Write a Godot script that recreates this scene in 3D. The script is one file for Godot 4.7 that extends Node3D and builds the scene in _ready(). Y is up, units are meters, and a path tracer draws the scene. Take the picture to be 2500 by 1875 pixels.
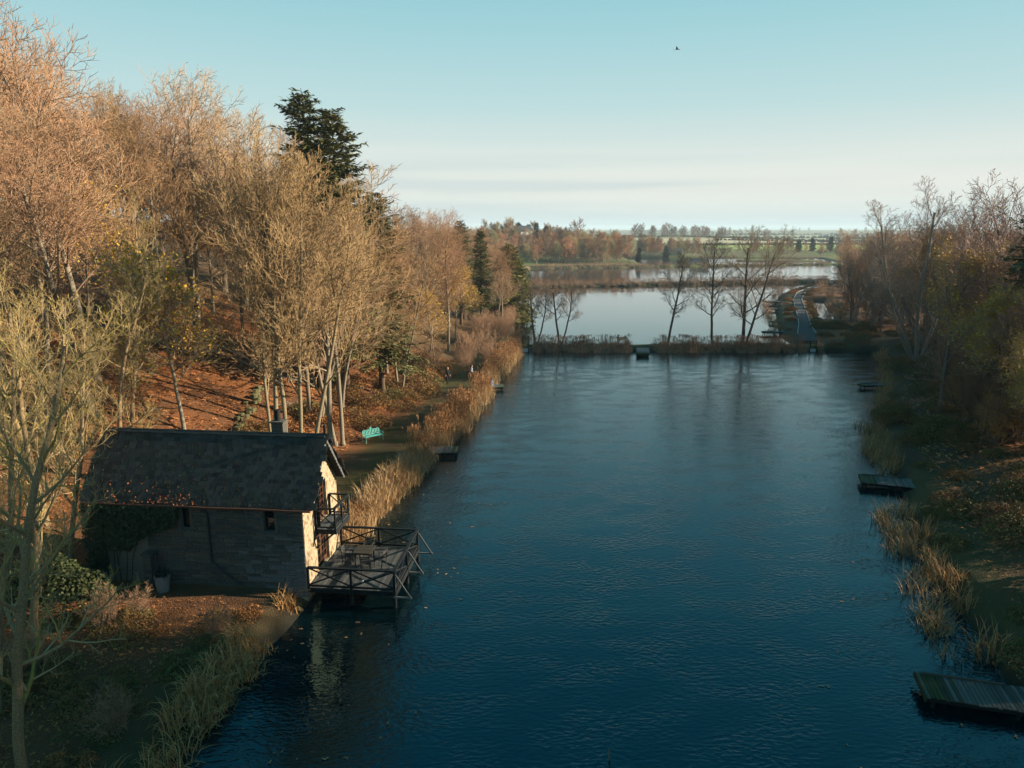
extends Node3D

# ---------------------------------------------------------------- mesh building
var V := PackedVector3Array()
var N := PackedVector3Array()
var C := PackedColorArray()
var I := PackedInt32Array()
var rng := RandomNumberGenerator.new()
var noise := FastNoiseLite.new()
var used := {}
var M := {}

func clear() -> void:
	V = PackedVector3Array()
	N = PackedVector3Array()
	C = PackedColorArray()
	I = PackedInt32Array()

func commit() -> ArrayMesh:
	var a := []
	a.resize(Mesh.ARRAY_MAX)
	a[Mesh.ARRAY_VERTEX] = V
	a[Mesh.ARRAY_NORMAL] = N
	a[Mesh.ARRAY_COLOR] = C
	a[Mesh.ARRAY_INDEX] = I
	var m := ArrayMesh.new()
	m.add_surface_from_arrays(Mesh.PRIMITIVE_TRIANGLES, a)
	clear()
	return m

func quad(a: Vector3, b: Vector3, c: Vector3, d: Vector3, n: Vector3, col: Color) -> void:
	var k := V.size()
	V.append(a); V.append(b); V.append(c); V.append(d)
	for q in 4:
		N.append(n)
		C.append(col)
	if (c - a).cross(b - a).dot(n) < 0.0:
		I.append(k); I.append(k + 2); I.append(k + 1)
		I.append(k); I.append(k + 3); I.append(k + 2)
	else:
		I.append(k); I.append(k + 1); I.append(k + 2)
		I.append(k); I.append(k + 2); I.append(k + 3)

func tri(a: Vector3, b: Vector3, c: Vector3, n: Vector3, col: Color) -> void:
	var k := V.size()
	V.append(a); V.append(b); V.append(c)
	for q in 3:
		N.append(n)
		C.append(col)
	if (c - a).cross(b - a).dot(n) < 0.0:
		I.append(k); I.append(k + 2); I.append(k + 1)
	else:
		I.append(k); I.append(k + 1); I.append(k + 2)

func bx(c: Vector3, s: Vector3, col := Color.WHITE, b := Basis.IDENTITY) -> void:
	var x := b.x * s.x * 0.5
	var y := b.y * s.y * 0.5
	var z := b.z * s.z * 0.5
	quad(c + x - y - z, c + x + y - z, c + x + y + z, c + x - y + z, b.x.normalized(), col)
	quad(c - x - y - z, c - x + y - z, c - x + y + z, c - x - y + z, -b.x.normalized(), col)
	quad(c - x + y - z, c + x + y - z, c + x + y + z, c - x + y + z, b.y.normalized(), col)
	quad(c - x - y - z, c + x - y - z, c + x - y + z, c - x - y + z, -b.y.normalized(), col)
	quad(c - x - y + z, c + x - y + z, c + x + y + z, c - x + y + z, b.z.normalized(), col)
	quad(c - x - y - z, c + x - y - z, c + x + y - z, c - x + y - z, -b.z.normalized(), col)

# a bar of rectangular section w x h from p to q
func bar(p: Vector3, q: Vector3, w: float, h: float, col := Color.WHITE) -> void:
	var d := (q - p).normalized()
	var side := d.cross(Vector3.UP)
	if side.length() < 0.05:
		side = Vector3.RIGHT
	side = side.normalized()
	bx((p + q) * 0.5, Vector3(w, h, p.distance_to(q)), col, Basis(side, d.cross(side).normalized() * -1.0, d))

# a prism: polygon in the plane (o, ex, ey), thickness t along ex x ey
func prism(poly: PackedVector2Array, o: Vector3, ex: Vector3, ey: Vector3, t: float, col := Color.WHITE) -> void:
	var ez := ex.cross(ey).normalized()
	var idx := Geometry2D.triangulate_polygon(poly)
	var mid := Vector2.ZERO
	for p in poly:
		mid += p / poly.size()
	for f in range(0, idx.size(), 3):
		var a := o + ex * poly[idx[f]].x + ey * poly[idx[f]].y
		var b := o + ex * poly[idx[f + 1]].x + ey * poly[idx[f + 1]].y
		var c := o + ex * poly[idx[f + 2]].x + ey * poly[idx[f + 2]].y
		tri(a + ez * t, b + ez * t, c + ez * t, ez, col)
		tri(a, b, c, -ez, col)
	var area := 0.0
	for k in poly.size():
		area += poly[k].cross(poly[(k + 1) % poly.size()])
	for k in poly.size():
		var p := poly[k]
		var q := poly[(k + 1) % poly.size()]
		var e := (q - p).normalized() * signf(area)
		var n := ex * e.y - ey * e.x
		var a := o + ex * p.x + ey * p.y
		var b := o + ex * q.x + ey * q.y
		quad(a, b, b + ez * t, a + ez * t, n.normalized(), col)

# a tapered tube through points, radii ra -> rb
func tube(pts: PackedVector3Array, ra: float, rb: float, sides: int, col := Color.WHITE, cap := false) -> void:
	var k0 := V.size()
	var n := pts.size()
	var step := TAU / sides
	for i in n:
		var d := (pts[mini(i + 1, n - 1)] - pts[maxi(i - 1, 0)]).normalized()
		var u := d.cross(Vector3(0.31, 0.22, 0.92))
		if u.length_squared() < 0.01:
			u = d.cross(Vector3.RIGHT)
		u = u.normalized()
		var w := d.cross(u)
		var r := lerpf(ra, rb, float(i) / (n - 1))
		for j in sides:
			var q := u * cos(step * j) + w * sin(step * j)
			V.append(pts[i] + q * r)
			N.append(q)
			C.append(col)
	for i in n - 1:
		for j in sides:
			var a := k0 + i * sides + j
			var b := k0 + i * sides + (j + 1) % sides
			I.append(a); I.append(b + sides); I.append(b)
			I.append(a); I.append(a + sides); I.append(b + sides)
	if cap:
		for e in 2:
			var i := 0 if e == 0 else n - 1
			var d := (pts[1] - pts[0]).normalized() * -1.0 if e == 0 else (pts[n - 1] - pts[n - 2]).normalized()
			for j in range(1, sides - 1):
				tri(V[k0 + i * sides], V[k0 + i * sides + j], V[k0 + i * sides + j + 1], d, col)

func rod(p: Vector3, q: Vector3, r: float, sides := 6, col := Color.WHITE) -> void:
	tube(PackedVector3Array([p, q]), r, r, sides, col, true)

# a leaf: a small folded rhombus
func leaf(p: Vector3, dir: Vector3, up: Vector3, l: float, w: float, col: Color) -> void:
	var s := dir.cross(up).normalized()
	var n := s.cross(dir).normalized()
	var k := V.size()
	var m := p + dir * l * 0.5 - n * w * 0.15
	V.append(p); V.append(m + s * w * 0.5 + n * w * 0.2); V.append(p + dir * l); V.append(m - s * w * 0.5 + n * w * 0.2)
	for q in 4:
		N.append(n)
		C.append(col)
	if (V[k + 2] - V[k]).cross(V[k + 1] - V[k]).dot(n) < 0.0:
		I.append(k); I.append(k + 2); I.append(k + 1)
		I.append(k); I.append(k + 3); I.append(k + 2)
	else:
		I.append(k); I.append(k + 1); I.append(k + 2)
		I.append(k); I.append(k + 2); I.append(k + 3)

func rv() -> Vector3:
	return Vector3(rng.randf_range(-1, 1), rng.randf_range(-1, 1), rng.randf_range(-1, 1))

func rf(a: float, b: float) -> float:
	return rng.randf_range(a, b)

# ---------------------------------------------------------------- nodes
func numbered(n: String) -> String:
	if not used.has(n):
		used[n] = 0
		return n
	used[n] += 1
	return "%s_%03d" % [n, used[n]]

func tag(o: Node3D, label: String, category: String, group := "") -> Node3D:
	o.set_meta("label", label)
	o.set_meta("category", category)
	if group:
		o.set_meta("group", group)
	return o

func thing(n: String, label: String, category: String, at: Vector3, turn := 0.0, group := "") -> Node3D:
	var o := Node3D.new()
	o.name = numbered(n)
	add_child(o)
	o.position = at
	o.rotation.y = turn
	return tag(o, label, category, group)

func part(parent: Node, n: String, mesh: Mesh, mat: Material) -> MeshInstance3D:
	var o := MeshInstance3D.new()
	o.name = numbered(n) if parent == self else n
	o.mesh = mesh
	o.material_override = mat
	parent.add_child(o, true)
	return o

func structure(n: String, mesh: Mesh, mat: Material, label := "") -> MeshInstance3D:
	var o := part(self, n, mesh, mat)
	o.set_meta("kind", "structure")
	if label:
		o.set_meta("label", label)
	return o

func scatter(parent: Node, n: String, mesh: Mesh, mat: Material, xf: Array, cols := PackedColorArray()) -> MultiMeshInstance3D:
	var mm := MultiMesh.new()
	mm.transform_format = MultiMesh.TRANSFORM_3D
	mm.use_colors = cols.size() > 0
	mm.mesh = mesh
	mm.instance_count = xf.size()
	for k in xf.size():
		mm.set_instance_transform(k, xf[k])
		if cols.size():
			mm.set_instance_color(k, cols[k])
	var o := MultiMeshInstance3D.new()
	o.name = numbered(n) if parent == self else n
	o.multimesh = mm
	o.material_override = mat
	parent.add_child(o, true)
	o.set_meta("kind", "stuff")
	return o

func copy(src: Node3D, n: String, label: String, category: String, at: Vector3, turn: float, s: float, group: String) -> Node3D:
	var o: Node3D = src.duplicate()
	o.name = numbered(n)
	add_child(o)
	o.visible = true
	o.position = at
	o.rotation.y = turn
	o.scale = Vector3.ONE * s
	return tag(o, label, category, group)

# ---------------------------------------------------------------- materials
func noise_tex(size: int, freq: float, octaves: int, ramp: Array, sd: int, kind := FastNoiseLite.TYPE_SIMPLEX_SMOOTH, normal := 0.0) -> NoiseTexture2D:
	var f := FastNoiseLite.new()
	f.seed = sd
	f.noise_type = kind
	f.frequency = freq
	f.fractal_octaves = octaves
	var t := NoiseTexture2D.new()
	t.width = size
	t.height = size
	t.seamless = true
	t.generate_mipmaps = false
	if normal > 0.0:
		t.as_normal_map = true
		t.bump_strength = normal
	elif ramp.size():
		var g := Gradient.new()
		g.offsets = PackedFloat32Array(ramp[0])
		g.colors = PackedColorArray(ramp[1])
		t.color_ramp = g
	t.noise = f
	return t

func lin(r: float, g: float, b: float) -> Color:
	return Color(r, g, b).linear_to_srgb()

func grey(v: float) -> Color:
	return Color(v, v, v)

func mat(n: String, col: Color, rough := 0.85, vcol := true, tex: Texture2D = null, scale := 1.0, bump: Texture2D = null, depth := 1.0) -> StandardMaterial3D:
	var m := StandardMaterial3D.new()
	m.resource_name = n
	m.albedo_color = col
	m.roughness = rough
	m.metallic_specular = 0.3
	m.vertex_color_use_as_albedo = vcol
	if tex or bump:
		m.uv1_triplanar = true
		m.uv1_world_triplanar = true
		m.uv1_scale = Vector3.ONE * scale
	if tex:
		m.albedo_texture = tex
	if bump:
		m.heightmap_enabled = true
		m.heightmap_texture = bump
		m.heightmap_scale = depth
	M[n] = m
	return m

# ---------------------------------------------------------------- the lie of the land
const SHORE_L := [[30.0, -14.0], [-10.0, -11.6], [-19.7, -10.8], [-21.8, -10.4], [-25.4, -10.2], [-28.5, -9.5], [-31.0, -9.2], [-35.0, -9.2], [-40.0, -8.2], [-44.5, -7.2], [-51.8, -6.0], [-58.8, -4.4], [-67.0, -3.0], [-77.5, -1.8], [-90.0, 0.0], [-98.0, 1.3], [-114.0, 0.4], [-184.0, 1.6], [-240.0, 4.0], [-312.0, 8.0], [-360.0, 34.0], [-460.0, 70.0]]
const SHORE_R := [[30.0, 15.0], [-5.0, 16.4], [-19.7, 18.1], [-22.6, 18.6], [-26.4, 19.6], [-30.5, 20.6], [-36.0, 22.4], [-42.8, 25.2], [-50.0, 28.2], [-60.3, 32.3], [-73.0, 39.4], [-85.5, 46.0], [-98.0, 51.5], [-104.0, 42.0], [-113.0, 43.0], [-135.0, 50.6], [-165.0, 61.0], [-185.0, 69.5], [-202.0, 79.0], [-214.0, 92.0], [-240.0, 128.0], [-350.0, 156.0], [-375.0, 172.0], [-460.0, 190.0]]

func along(t: Array, z: float) -> float:
	if z >= t[0][0]:
		return t[0][1]
	for k in range(1, t.size()):
		if z >= t[k][0]:
			var a: Array = t[k - 1]
			var b: Array = t[k]
			return lerpf(a[1], b[1], (a[0] - z) / (a[0] - b[0]))
	return t[-1][1]

# distance into the water (positive) or on to the land (negative)
func wet(x: float, z: float) -> float:
	var side := minf(x - along(SHORE_L, z), along(SHORE_R, z) - x)
	var d := minf(side, z + 98.6)
	if z < -90.0:
		d = maxf(d, minf(side, minf(-103.4 - z, z + 210.0 + 0.215 * x)))
		if z < -130.0:
			var chan := minf(minf(x - along(PATH, z) - 3.0, along(PATH, z) + 6.2 - x) * 0.8, minf(-126.0 - z, z + 172.0))
			d = maxf(d, chan)
		if z < -200.0:
			d = maxf(d, minf(side, minf(-215.5 - 0.215 * x - z, z + 309.0 + 0.26 * x)))
		if z < -300.0:
			d = maxf(d, minf(minf(side, x - 62.0), minf(-314.5 - 0.26 * x - z, z + 432.0)))
			var isl := Vector2((x - 146.0) / 2.2, (z + 392.0)).length() - 11.0
			d = minf(d, isl)
	return d

const PATH := [[-96.0, 41.0], [-104.0, 44.5], [-112.0, 47.0], [-135.0, 55.6], [-150.0, 61.0], [-166.0, 66.8], [-185.0, 75.2], [-198.0, 83.0], [-213.0, 93.5], [-235.0, 108.0]]

func hgt(x: float, z: float) -> float:
	var d := wet(x, z)
	if d > 0.0:
		return -minf(1.6, 0.05 + d * 0.6)
	var h := 0.62 + 0.12 * noise.get_noise_2d(x * 9.0, z * 9.0)
	var s := along(SHORE_L, z) - x
	if s > 0.0:
		var from := lerpf(6.0, 12.5, smoothstep(-41.0, -35.0, z))
		var t := maxf(0.0, s - from)
		var steep := lerpf(0.45, 0.10, smoothstep(-110.0, -300.0, z))
		t = t * t / (t + 3.0)
		var up := t * steep * 1.06
		up = 26.0 * (1.0 - exp(-up / 26.0)) * lerpf(1.0, 0.25, smoothstep(-330.0, -560.0, z))
		h += up + 0.5 * noise.get_noise_2d(x * 3.0, z * 3.0) * smoothstep(0.0, 5.0, t)
	var r := x - along(SHORE_R, z)
	if r > 0.0 and z > -240.0:
		var t := maxf(0.0, r - 4.0)
		var k := smoothstep(-112.0, -92.0, z)
		if z < -104.0:
			t = maxf(0.0, r - 24.0)
			k = 0.5
		h += k * (0.10 * minf(r, 5.0) + 3.2 * (1.0 - exp(-t * 0.25 / 3.2)))
	if z < -300.0:
		h += 6.0 * exp(-(pow((x + 40.0) / 90.0, 2.0) + pow((z + 440.0) / 90.0, 2.0)))
	if z < -600.0:
		h += 7.0 * exp(-(pow((x - 190.0) / 160.0, 2.0) + pow((z + 930.0) / 160.0, 2.0)))
		h += 9.0 * smoothstep(-2200.0, -3800.0, z)
	return lerpf(0.02, h, smoothstep(0.0, 1.3, -d)) if d > -1.3 else h

func gp(x: float, z: float, dy := 0.0) -> Vector3:
	return Vector3(x, hgt(x, z) + dy, z)

# ---------------------------------------------------------------- trees
# each level of a tree: [children, from, angle, ratio, lift, wobble, segments, sides]
var stemV := PackedVector3Array()
var stemN := PackedVector3Array()
var stemC := PackedColorArray()
var stemI := PackedInt32Array()

func to_stem() -> void:
	var k := stemV.size()
	stemV.append_array(V)
	stemN.append_array(N)
	stemC.append_array(C)
	for q in I:
		stemI.append(q + k)

func swap_stem() -> void:
	var a := V; V = stemV; stemV = a
	var b := N; N = stemN; stemN = b
	var c := C; C = stemC; stemC = c
	var d := I; I = stemI; stemI = d

func grow(p: Vector3, d: Vector3, length: float, r: float, lvl: int, t: Dictionary, hue: float) -> void:
	var L: Array = t.levels[lvl]
	var segs: int = L[6]
	var pts := PackedVector3Array()
	pts.append(p)
	var step := length / segs
	var lift: float = L[4]
	var wob: float = L[5]
	var lean: Vector3 = t.lean
	for k in segs:
		d = (d + rv() * wob + Vector3(0, lift, 0) + lean * (0.5 if lvl > 0 else 0.15)).normalized()
		p += d * step
		pts.append(p)
	var last: bool = lvl == t.levels.size() - 1
	var col: Color = t.bark if lvl < 2 else (t.twig_a as Color).lerp(t.twig_b, clampf(hue + rf(-0.25, 0.25), 0.0, 1.0))
	if lvl == 1:
		col = (t.bark as Color).lerp(t.twig_a, 0.35)
	if t.has("moss") and lvl > 0 and rng.randf() < t.moss:
		col = col.lerp(Color(0.30, 0.24, 0.035), rf(0.25, 0.8))
	if lvl < 2:
		swap_stem()
		tube(pts, r, r * (0.42 if lvl == 0 else 0.25), L[7], col)
		swap_stem()
	else:
		tube(pts, r, r * 0.35, L[7], col)
	if last:
		if t.has("leaves"):
			for k in int(t.leaves):
				if rng.randf() < t.leafy:
					var q := pts[0].lerp(pts[segs], rng.randf()) + rv() * 0.05
					var lc := (t.leaf_a as Color).lerp(t.leaf_b, rng.randf())
					var ls: float = t.leaf_size * rf(0.6, 1.3)
					leaf(q, (d + rv()).normalized(), (Vector3.UP + rv() * 0.8).normalized(), ls, ls * 0.7, lc)
		return
	var n: int = L[0]
	var from: float = L[1]
	var turn := rng.randf() * TAU
	for k in n:
		var f := from + (1.0 - from) * (k + rf(0.15, 0.85)) / n
		var x := f * segs
		var i := mini(int(x), segs - 1)
		var q := pts[i].lerp(pts[i + 1], x - i)
		var dd := (pts[i + 1] - pts[i]).normalized()
		turn += 2.4 + rf(-0.5, 0.5)
		var u := dd.cross(Vector3(0.9, 0.1, 0.42)).normalized()
		var w := dd.cross(u)
		var ang: float = deg_to_rad(L[2] * rf(0.75, 1.25))
		if lvl == 0:
			ang *= lerpf(1.25, 0.55, (f - from) / (1.0 - from + 0.001))
		var cd := dd * cos(ang) + (u * cos(turn) + w * sin(turn)) * sin(ang)
		var cl: float = length * L[3] * rf(0.75, 1.2)
		if lvl == 0:
			var g := (f - from) / (1.0 - from + 0.001)
			cl *= lerpf(1.0, t.top, g) * (0.7 + 0.3 * minf(1.0, g * 4.0))
		else:
			cl *= lerpf(1.1, 0.6, f)
		var rr: float = lerpf(r, r * (0.42 if lvl == 0 else 0.3), f) * (t.get("limb", 0.5) if lvl == 0 else 0.6)
		grow(q, cd, cl, clampf(rr, t.fine, 1.0), lvl + 1, t, hue)

# a tree prototype: Node3D with a trunk (limbs on it) and a crown of branches and twigs; hidden until copied
func tree_proto(t: Dictionary, sd: int) -> Node3D:
	rng.seed = sd
	clear()
	stemV = PackedVector3Array(); stemN = PackedVector3Array(); stemC = PackedColorArray(); stemI = PackedInt32Array()
	var hue := rng.randf()
	for s: Array in t.stems:
		grow(s[0], (s[1] as Vector3).normalized(), t.h * s[2], t.r * s[3], 0, t, hue)
	if t.has("flare"):
		swap_stem()
		for s: Array in t.stems:
			tube(PackedVector3Array([s[0] - Vector3(0, 0.5, 0), s[0], s[0] + Vector3(0, 0.5, 0)]), t.r * s[3] * 1.7, t.r * s[3] * 0.98, 8, t.bark)
		swap_stem()
	var o := Node3D.new()
	var cm := commit()
	swap_stem()
	var tm := commit()
	part(o, "trunk", tm, M.bark)
	part(o, "crown", cm, M[t.get("cmat", "twig")])
	return o

func conifer_proto(h: float, spread: float, base: float, ragged: float, ca: Color, cb: Color, sd: int, tiers: int, per: int, needle := 1.0) -> Node3D:
	rng.seed = sd
	clear()
	var o := Node3D.new()
	var trunk := PackedVector3Array()
	for k in 9:
		trunk.append(Vector3(rf(-0.06, 0.06) * k * 0.3, h * k / 8.0 - (0.4 if k == 0 else 0.0), rf(-0.06, 0.06) * k * 0.3))
	tube(trunk, h * 0.017, 0.02, 7, Color(0.13, 0.085, 0.055))
	part(o, "trunk", commit(), M.bark)
	var turn := 0.0
	for k in tiers:
		var f := (k + rf(0.0, 0.9)) / tiers
		var y := h * lerpf(base, 0.985, f)
		var reach := spread * pow(1.0 - f, 0.5) * rf(1.0 - ragged, 1.0) + 0.25
		for j in per:
			turn += TAU / per + rf(-0.5, 0.5)
			var dir := Vector3(cos(turn), rf(-0.12, 0.22) + f * 0.5, sin(turn)).normalized()
			var rl := reach * rf(0.6, 1.1)
			var p := Vector3(0, minf(y + rf(-0.6, 0.6), h * 0.99), 0)
			var pts := PackedVector3Array([p])
			var nseg := 4
			for q in nseg:
				dir = (dir + Vector3(0, -0.14 + 0.06 * q, 0) + rv() * 0.07).normalized()
				p += dir * rl / nseg
				pts.append(p)
			tube(pts, 0.02 + rl * 0.010, 0.008, 3, Color(0.10, 0.07, 0.045))
			var side := dir.cross(Vector3.UP).normalized()
			var count := int(8 + rl * 11.0)
			for q in count:
				var x := rf(0.12, 1.0) * nseg
				var i := mini(int(x), nseg - 1)
				var bp := pts[i].lerp(pts[i + 1], x - i)
				var sgn := 1.0 if rng.randf() < 0.5 else -1.0
				var out := (dir * rf(0.4, 1.0) + side * sgn * rf(0.3, 1.0) + Vector3(0, rf(-0.55, 0.25), 0)).normalized()
				var ll := rf(0.28, 0.62) * (0.55 + 0.3 * rl / spread) * needle
				var col := ca.lerp(cb, rng.randf())
				leaf(bp, out, (Vector3.UP + rv() * 0.5).normalized(), ll, ll * 0.34, col)
				leaf(bp + out * ll * 0.35, (out + side * 0.8 * rf(-1, 1) + rv() * 0.3).normalized(), (Vector3.UP + rv() * 0.6).normalized(), ll * 0.8, ll * 0.28, col)
	part(o, "crown", commit(), M.needles)
	return o

# a leafy shrub: arching stems and leaves through a mound
func shrub_proto(w: float, h: float, leaves: int, size: float, ca: Color, cb: Color, stem: Color, stems: int, sd: int) -> Node3D:
	rng.seed = sd
	clear()
	var o := Node3D.new()
	for k in stems:
		var a := rng.randf() * TAU
		var r := w * sqrt(rng.randf())
		var top := Vector3(cos(a) * r, h * rf(0.55, 1.15) * (1.0 - 0.55 * pow(r / w, 2.0)), sin(a) * r)
		var foot := Vector3(cos(a) * r * 0.35, -0.25, sin(a) * r * 0.35)
		var m := foot.lerp(top, 0.55) + Vector3(0, h * 0.2, 0) + rv() * 0.1
		tube(PackedVector3Array([foot, m, top, top + (top - m) * 0.35 + Vector3(0, -0.15 * h, 0)]), 0.018, 0.006, 3, stem.lerp(ca, rng.randf() * 0.4))
	part(o, "stems", commit(), M.twig)
	for k in leaves:
		var a := rng.randf() * TAU
		var r := w * sqrt(rng.randf())
		var lump := 0.78 + 0.35 * noise.get_noise_3d(cos(a) * r * 30.0 + sd * 100.0, sin(a) * r * 30.0, 0.0) + 0.25 * sin(a * 3.0 + sd)
		var top := h * lump * sqrt(maxf(0.0, 1.0 - pow(r / w, 2.2)))
		var y := top * pow(rng.randf(), 0.35)
		var l := size * rf(0.6, 1.35)
		leaf(Vector3(cos(a) * r, y, sin(a) * r), rv().normalized(), (Vector3.UP * 0.8 + rv()).normalized(), l, l * 0.72, ca.lerp(cb, rng.randf()))
	part(o, "foliage", commit(), M.leaf)
	return o

# a clump of reeds: blades that rise and arch over
func reed_clump(blades: int, h: float, arch: float, spread: float, wide: float, sd: int, plume := false) -> ArrayMesh:
	rng.seed = sd
	clear()
	for k in blades:
		var a := rng.randf() * TAU
		var out := Vector3(cos(a), 0, sin(a))
		var p := Vector3(rf(-spread, spread), -0.35, rf(-spread, spread))
		var d := (Vector3.UP + out * rf(0.03, 0.25)).normalized()
		var l := h * rf(0.55, 1.15)
		var bend := arch * rf(0.2, 1.5)
		var segs := 5
		var side := d.cross(out).normalized()
		var tone := rf(0.6, 1.15)
		var col := Color(tone, tone * rf(0.92, 1.0), tone * rf(0.8, 1.0))
		var w := wide * rf(0.7, 1.3)
		var k0 := V.size()
		for s in segs + 1:
			var f := float(s) / segs
			var n := d.cross(side).normalized()
			var ww := w * (1.0 - f * f) + 0.002
			V.append(p - side * ww); V.append(p + side * ww)
			N.append((n - side * 0.5).normalized()); N.append((n + side * 0.5).normalized())
			C.append(col); C.append(col)
			d = (d + (out - Vector3.UP * 0.9) * bend * f * 0.42).normalized()
			p += d * l / segs
		for s in segs:
			var q := k0 + s * 2
			I.append(q); I.append(q + 1); I.append(q + 3)
			I.append(q); I.append(q + 3); I.append(q + 2)
		if plume and rng.randf() < 0.35:
			var pd := Vector3(rf(-0.2, 0.2), 1, rf(-0.2, 0.2)).normalized()
			var pp := Vector3(rf(-spread, spread), 0, rf(-spread, spread))
			tube(PackedVector3Array([pp, pp + pd * h * 1.1]), 0.006, 0.004, 3, Color(0.8, 0.75, 0.6))
			for q in 7:
				leaf(pp + pd * h * rf(0.95, 1.22), (pd + rv() * 0.5).normalized(), rv().normalized(), 0.16, 0.05, Color(0.62, 0.45, 0.34))
	return commit()

# ---------------------------------------------------------------- people: one skin over a skeleton of tapered capsules
func body_mesh(bones: Array, cell: float, lo: Vector3, hi: Vector3) -> void:
	var nx := int((hi.x - lo.x) / cell) + 2
	var ny := int((hi.y - lo.y) / cell) + 2
	var nz := int((hi.z - lo.z) / cell) + 2
	var f := PackedFloat32Array()
	f.resize(nx * ny * nz)
	f.fill(1.0)
	var best := PackedInt32Array()
	best.resize(nx * ny * nz)
	for b in bones.size():
		var A: Vector3 = bones[b][0]
		var B: Vector3 = bones[b][1]
		var ra: float = bones[b][2]
		var rb: float = bones[b][3]
		var rm := maxf(ra, rb) + cell * 3.0
		var mn := ((A.min(B) - Vector3.ONE * rm - lo) / cell).floor()
		var mx := ((A.max(B) + Vector3.ONE * rm - lo) / cell).ceil()
		var ab := B - A
		var l2 := maxf(ab.length_squared(), 1e-6)
		for z in range(maxi(0, int(mn.z)), mini(nz, int(mx.z) + 1)):
			for y in range(maxi(0, int(mn.y)), mini(ny, int(mx.y) + 1)):
				for x in range(maxi(0, int(mn.x)), mini(nx, int(mx.x) + 1)):
					var p := lo + Vector3(x, y, z) * cell
					var t := clampf((p - A).dot(ab) / l2, 0.0, 1.0)
					var d := p.distance_to(A + ab * t) - lerpf(ra, rb, t)
					var k := (z * ny + y) * nx + x
					var o := f[k]
					if d < o:
						best[k] = b
					var hh := maxf(0.035 - absf(d - o), 0.0) / 0.035
					f[k] = minf(d, o) - hh * hh * 0.035 * 0.25
	var at := {}
	var base := V.size()
	for z in nz - 1:
		for y in ny - 1:
			for x in nx - 1:
				var k := (z * ny + y) * nx + x
				var cnt := 0
				var sum := Vector3.ZERO
				var cs := [k, k + 1, k + nx, k + nx + 1, k + nx * ny, k + nx * ny + 1, k + nx * ny + nx, k + nx * ny + nx + 1]
				var neg := 0
				for c in 8:
					if f[cs[c]] < 0.0:
						neg += 1
				if neg == 0 or neg == 8:
					continue
				for e: Array in [[0, 1], [2, 3], [4, 5], [6, 7], [0, 2], [1, 3], [4, 6], [5, 7], [0, 4], [1, 5], [2, 6], [3, 7]]:
					var fa := f[cs[e[0]]]
					var fb := f[cs[e[1]]]
					if (fa < 0.0) != (fb < 0.0):
						var t := fa / (fa - fb)
						var pa := Vector3(e[0] & 1, (e[0] >> 1) & 1, e[0] >> 2)
						var pb := Vector3(e[1] & 1, (e[1] >> 1) & 1, e[1] >> 2)
						sum += pa.lerp(pb, t)
						cnt += 1
				at[k] = V.size()
				V.append(lo + (Vector3(x, y, z) + sum / cnt) * cell)
				N.append(Vector3(f[cs[1]] - f[cs[0]] + f[cs[7]] - f[cs[6]], f[cs[2]] - f[cs[0]] + f[cs[7]] - f[cs[5]], f[cs[4]] - f[cs[0]] + f[cs[7]] - f[cs[3]]).normalized())
				C.append(bones[best[k]][4])
	for k: int in at:
		var x := k % nx
		var y := (k / nx) % ny
		var z := k / (nx * ny)
		for ax in 3:
			var st: int = [1, nx, nx * ny][ax]
			var o1: int = [nx, nx * ny, 1][ax]
			var o2: int = [nx * ny, 1, nx][ax]
			if [y, z, x][ax] == 0 or [z, x, y][ax] == 0:
				continue
			if (f[k] < 0.0) != (f[k + st] < 0.0):
				if at.has(k - o1) and at.has(k - o2) and at.has(k - o1 - o2):
					var a: int = at[k]
					var b: int = at[k - o1]
					var c: int = at[k - o1 - o2]
					var d: int = at[k - o2]
					var n := N[a]
					if (V[c] - V[a]).cross(V[b] - V[a]).dot(n) < 0.0:
						I.append(a); I.append(c); I.append(b)
						I.append(a); I.append(d); I.append(c)
					else:
						I.append(a); I.append(b); I.append(c)
						I.append(a); I.append(c); I.append(d)

func hand(p: Vector3, d: Vector3, side: Vector3, skin: Color) -> void:
	var lens := [0.075, 0.085, 0.08, 0.062]
	for k in 4:
		var o := p + side * (k - 1.5) * 0.021
		tube(PackedVector3Array([o, o + d * lens[k] * 0.55, o + d * lens[k] + d.cross(side) * 0.02]), 0.0095, 0.007, 5, skin, true)
	tube(PackedVector3Array([p - d * 0.05 + side * 0.035, p - d * 0.02 + side * 0.065, p + d * 0.015 + side * 0.07]), 0.011, 0.008, 5, skin, true)

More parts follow.
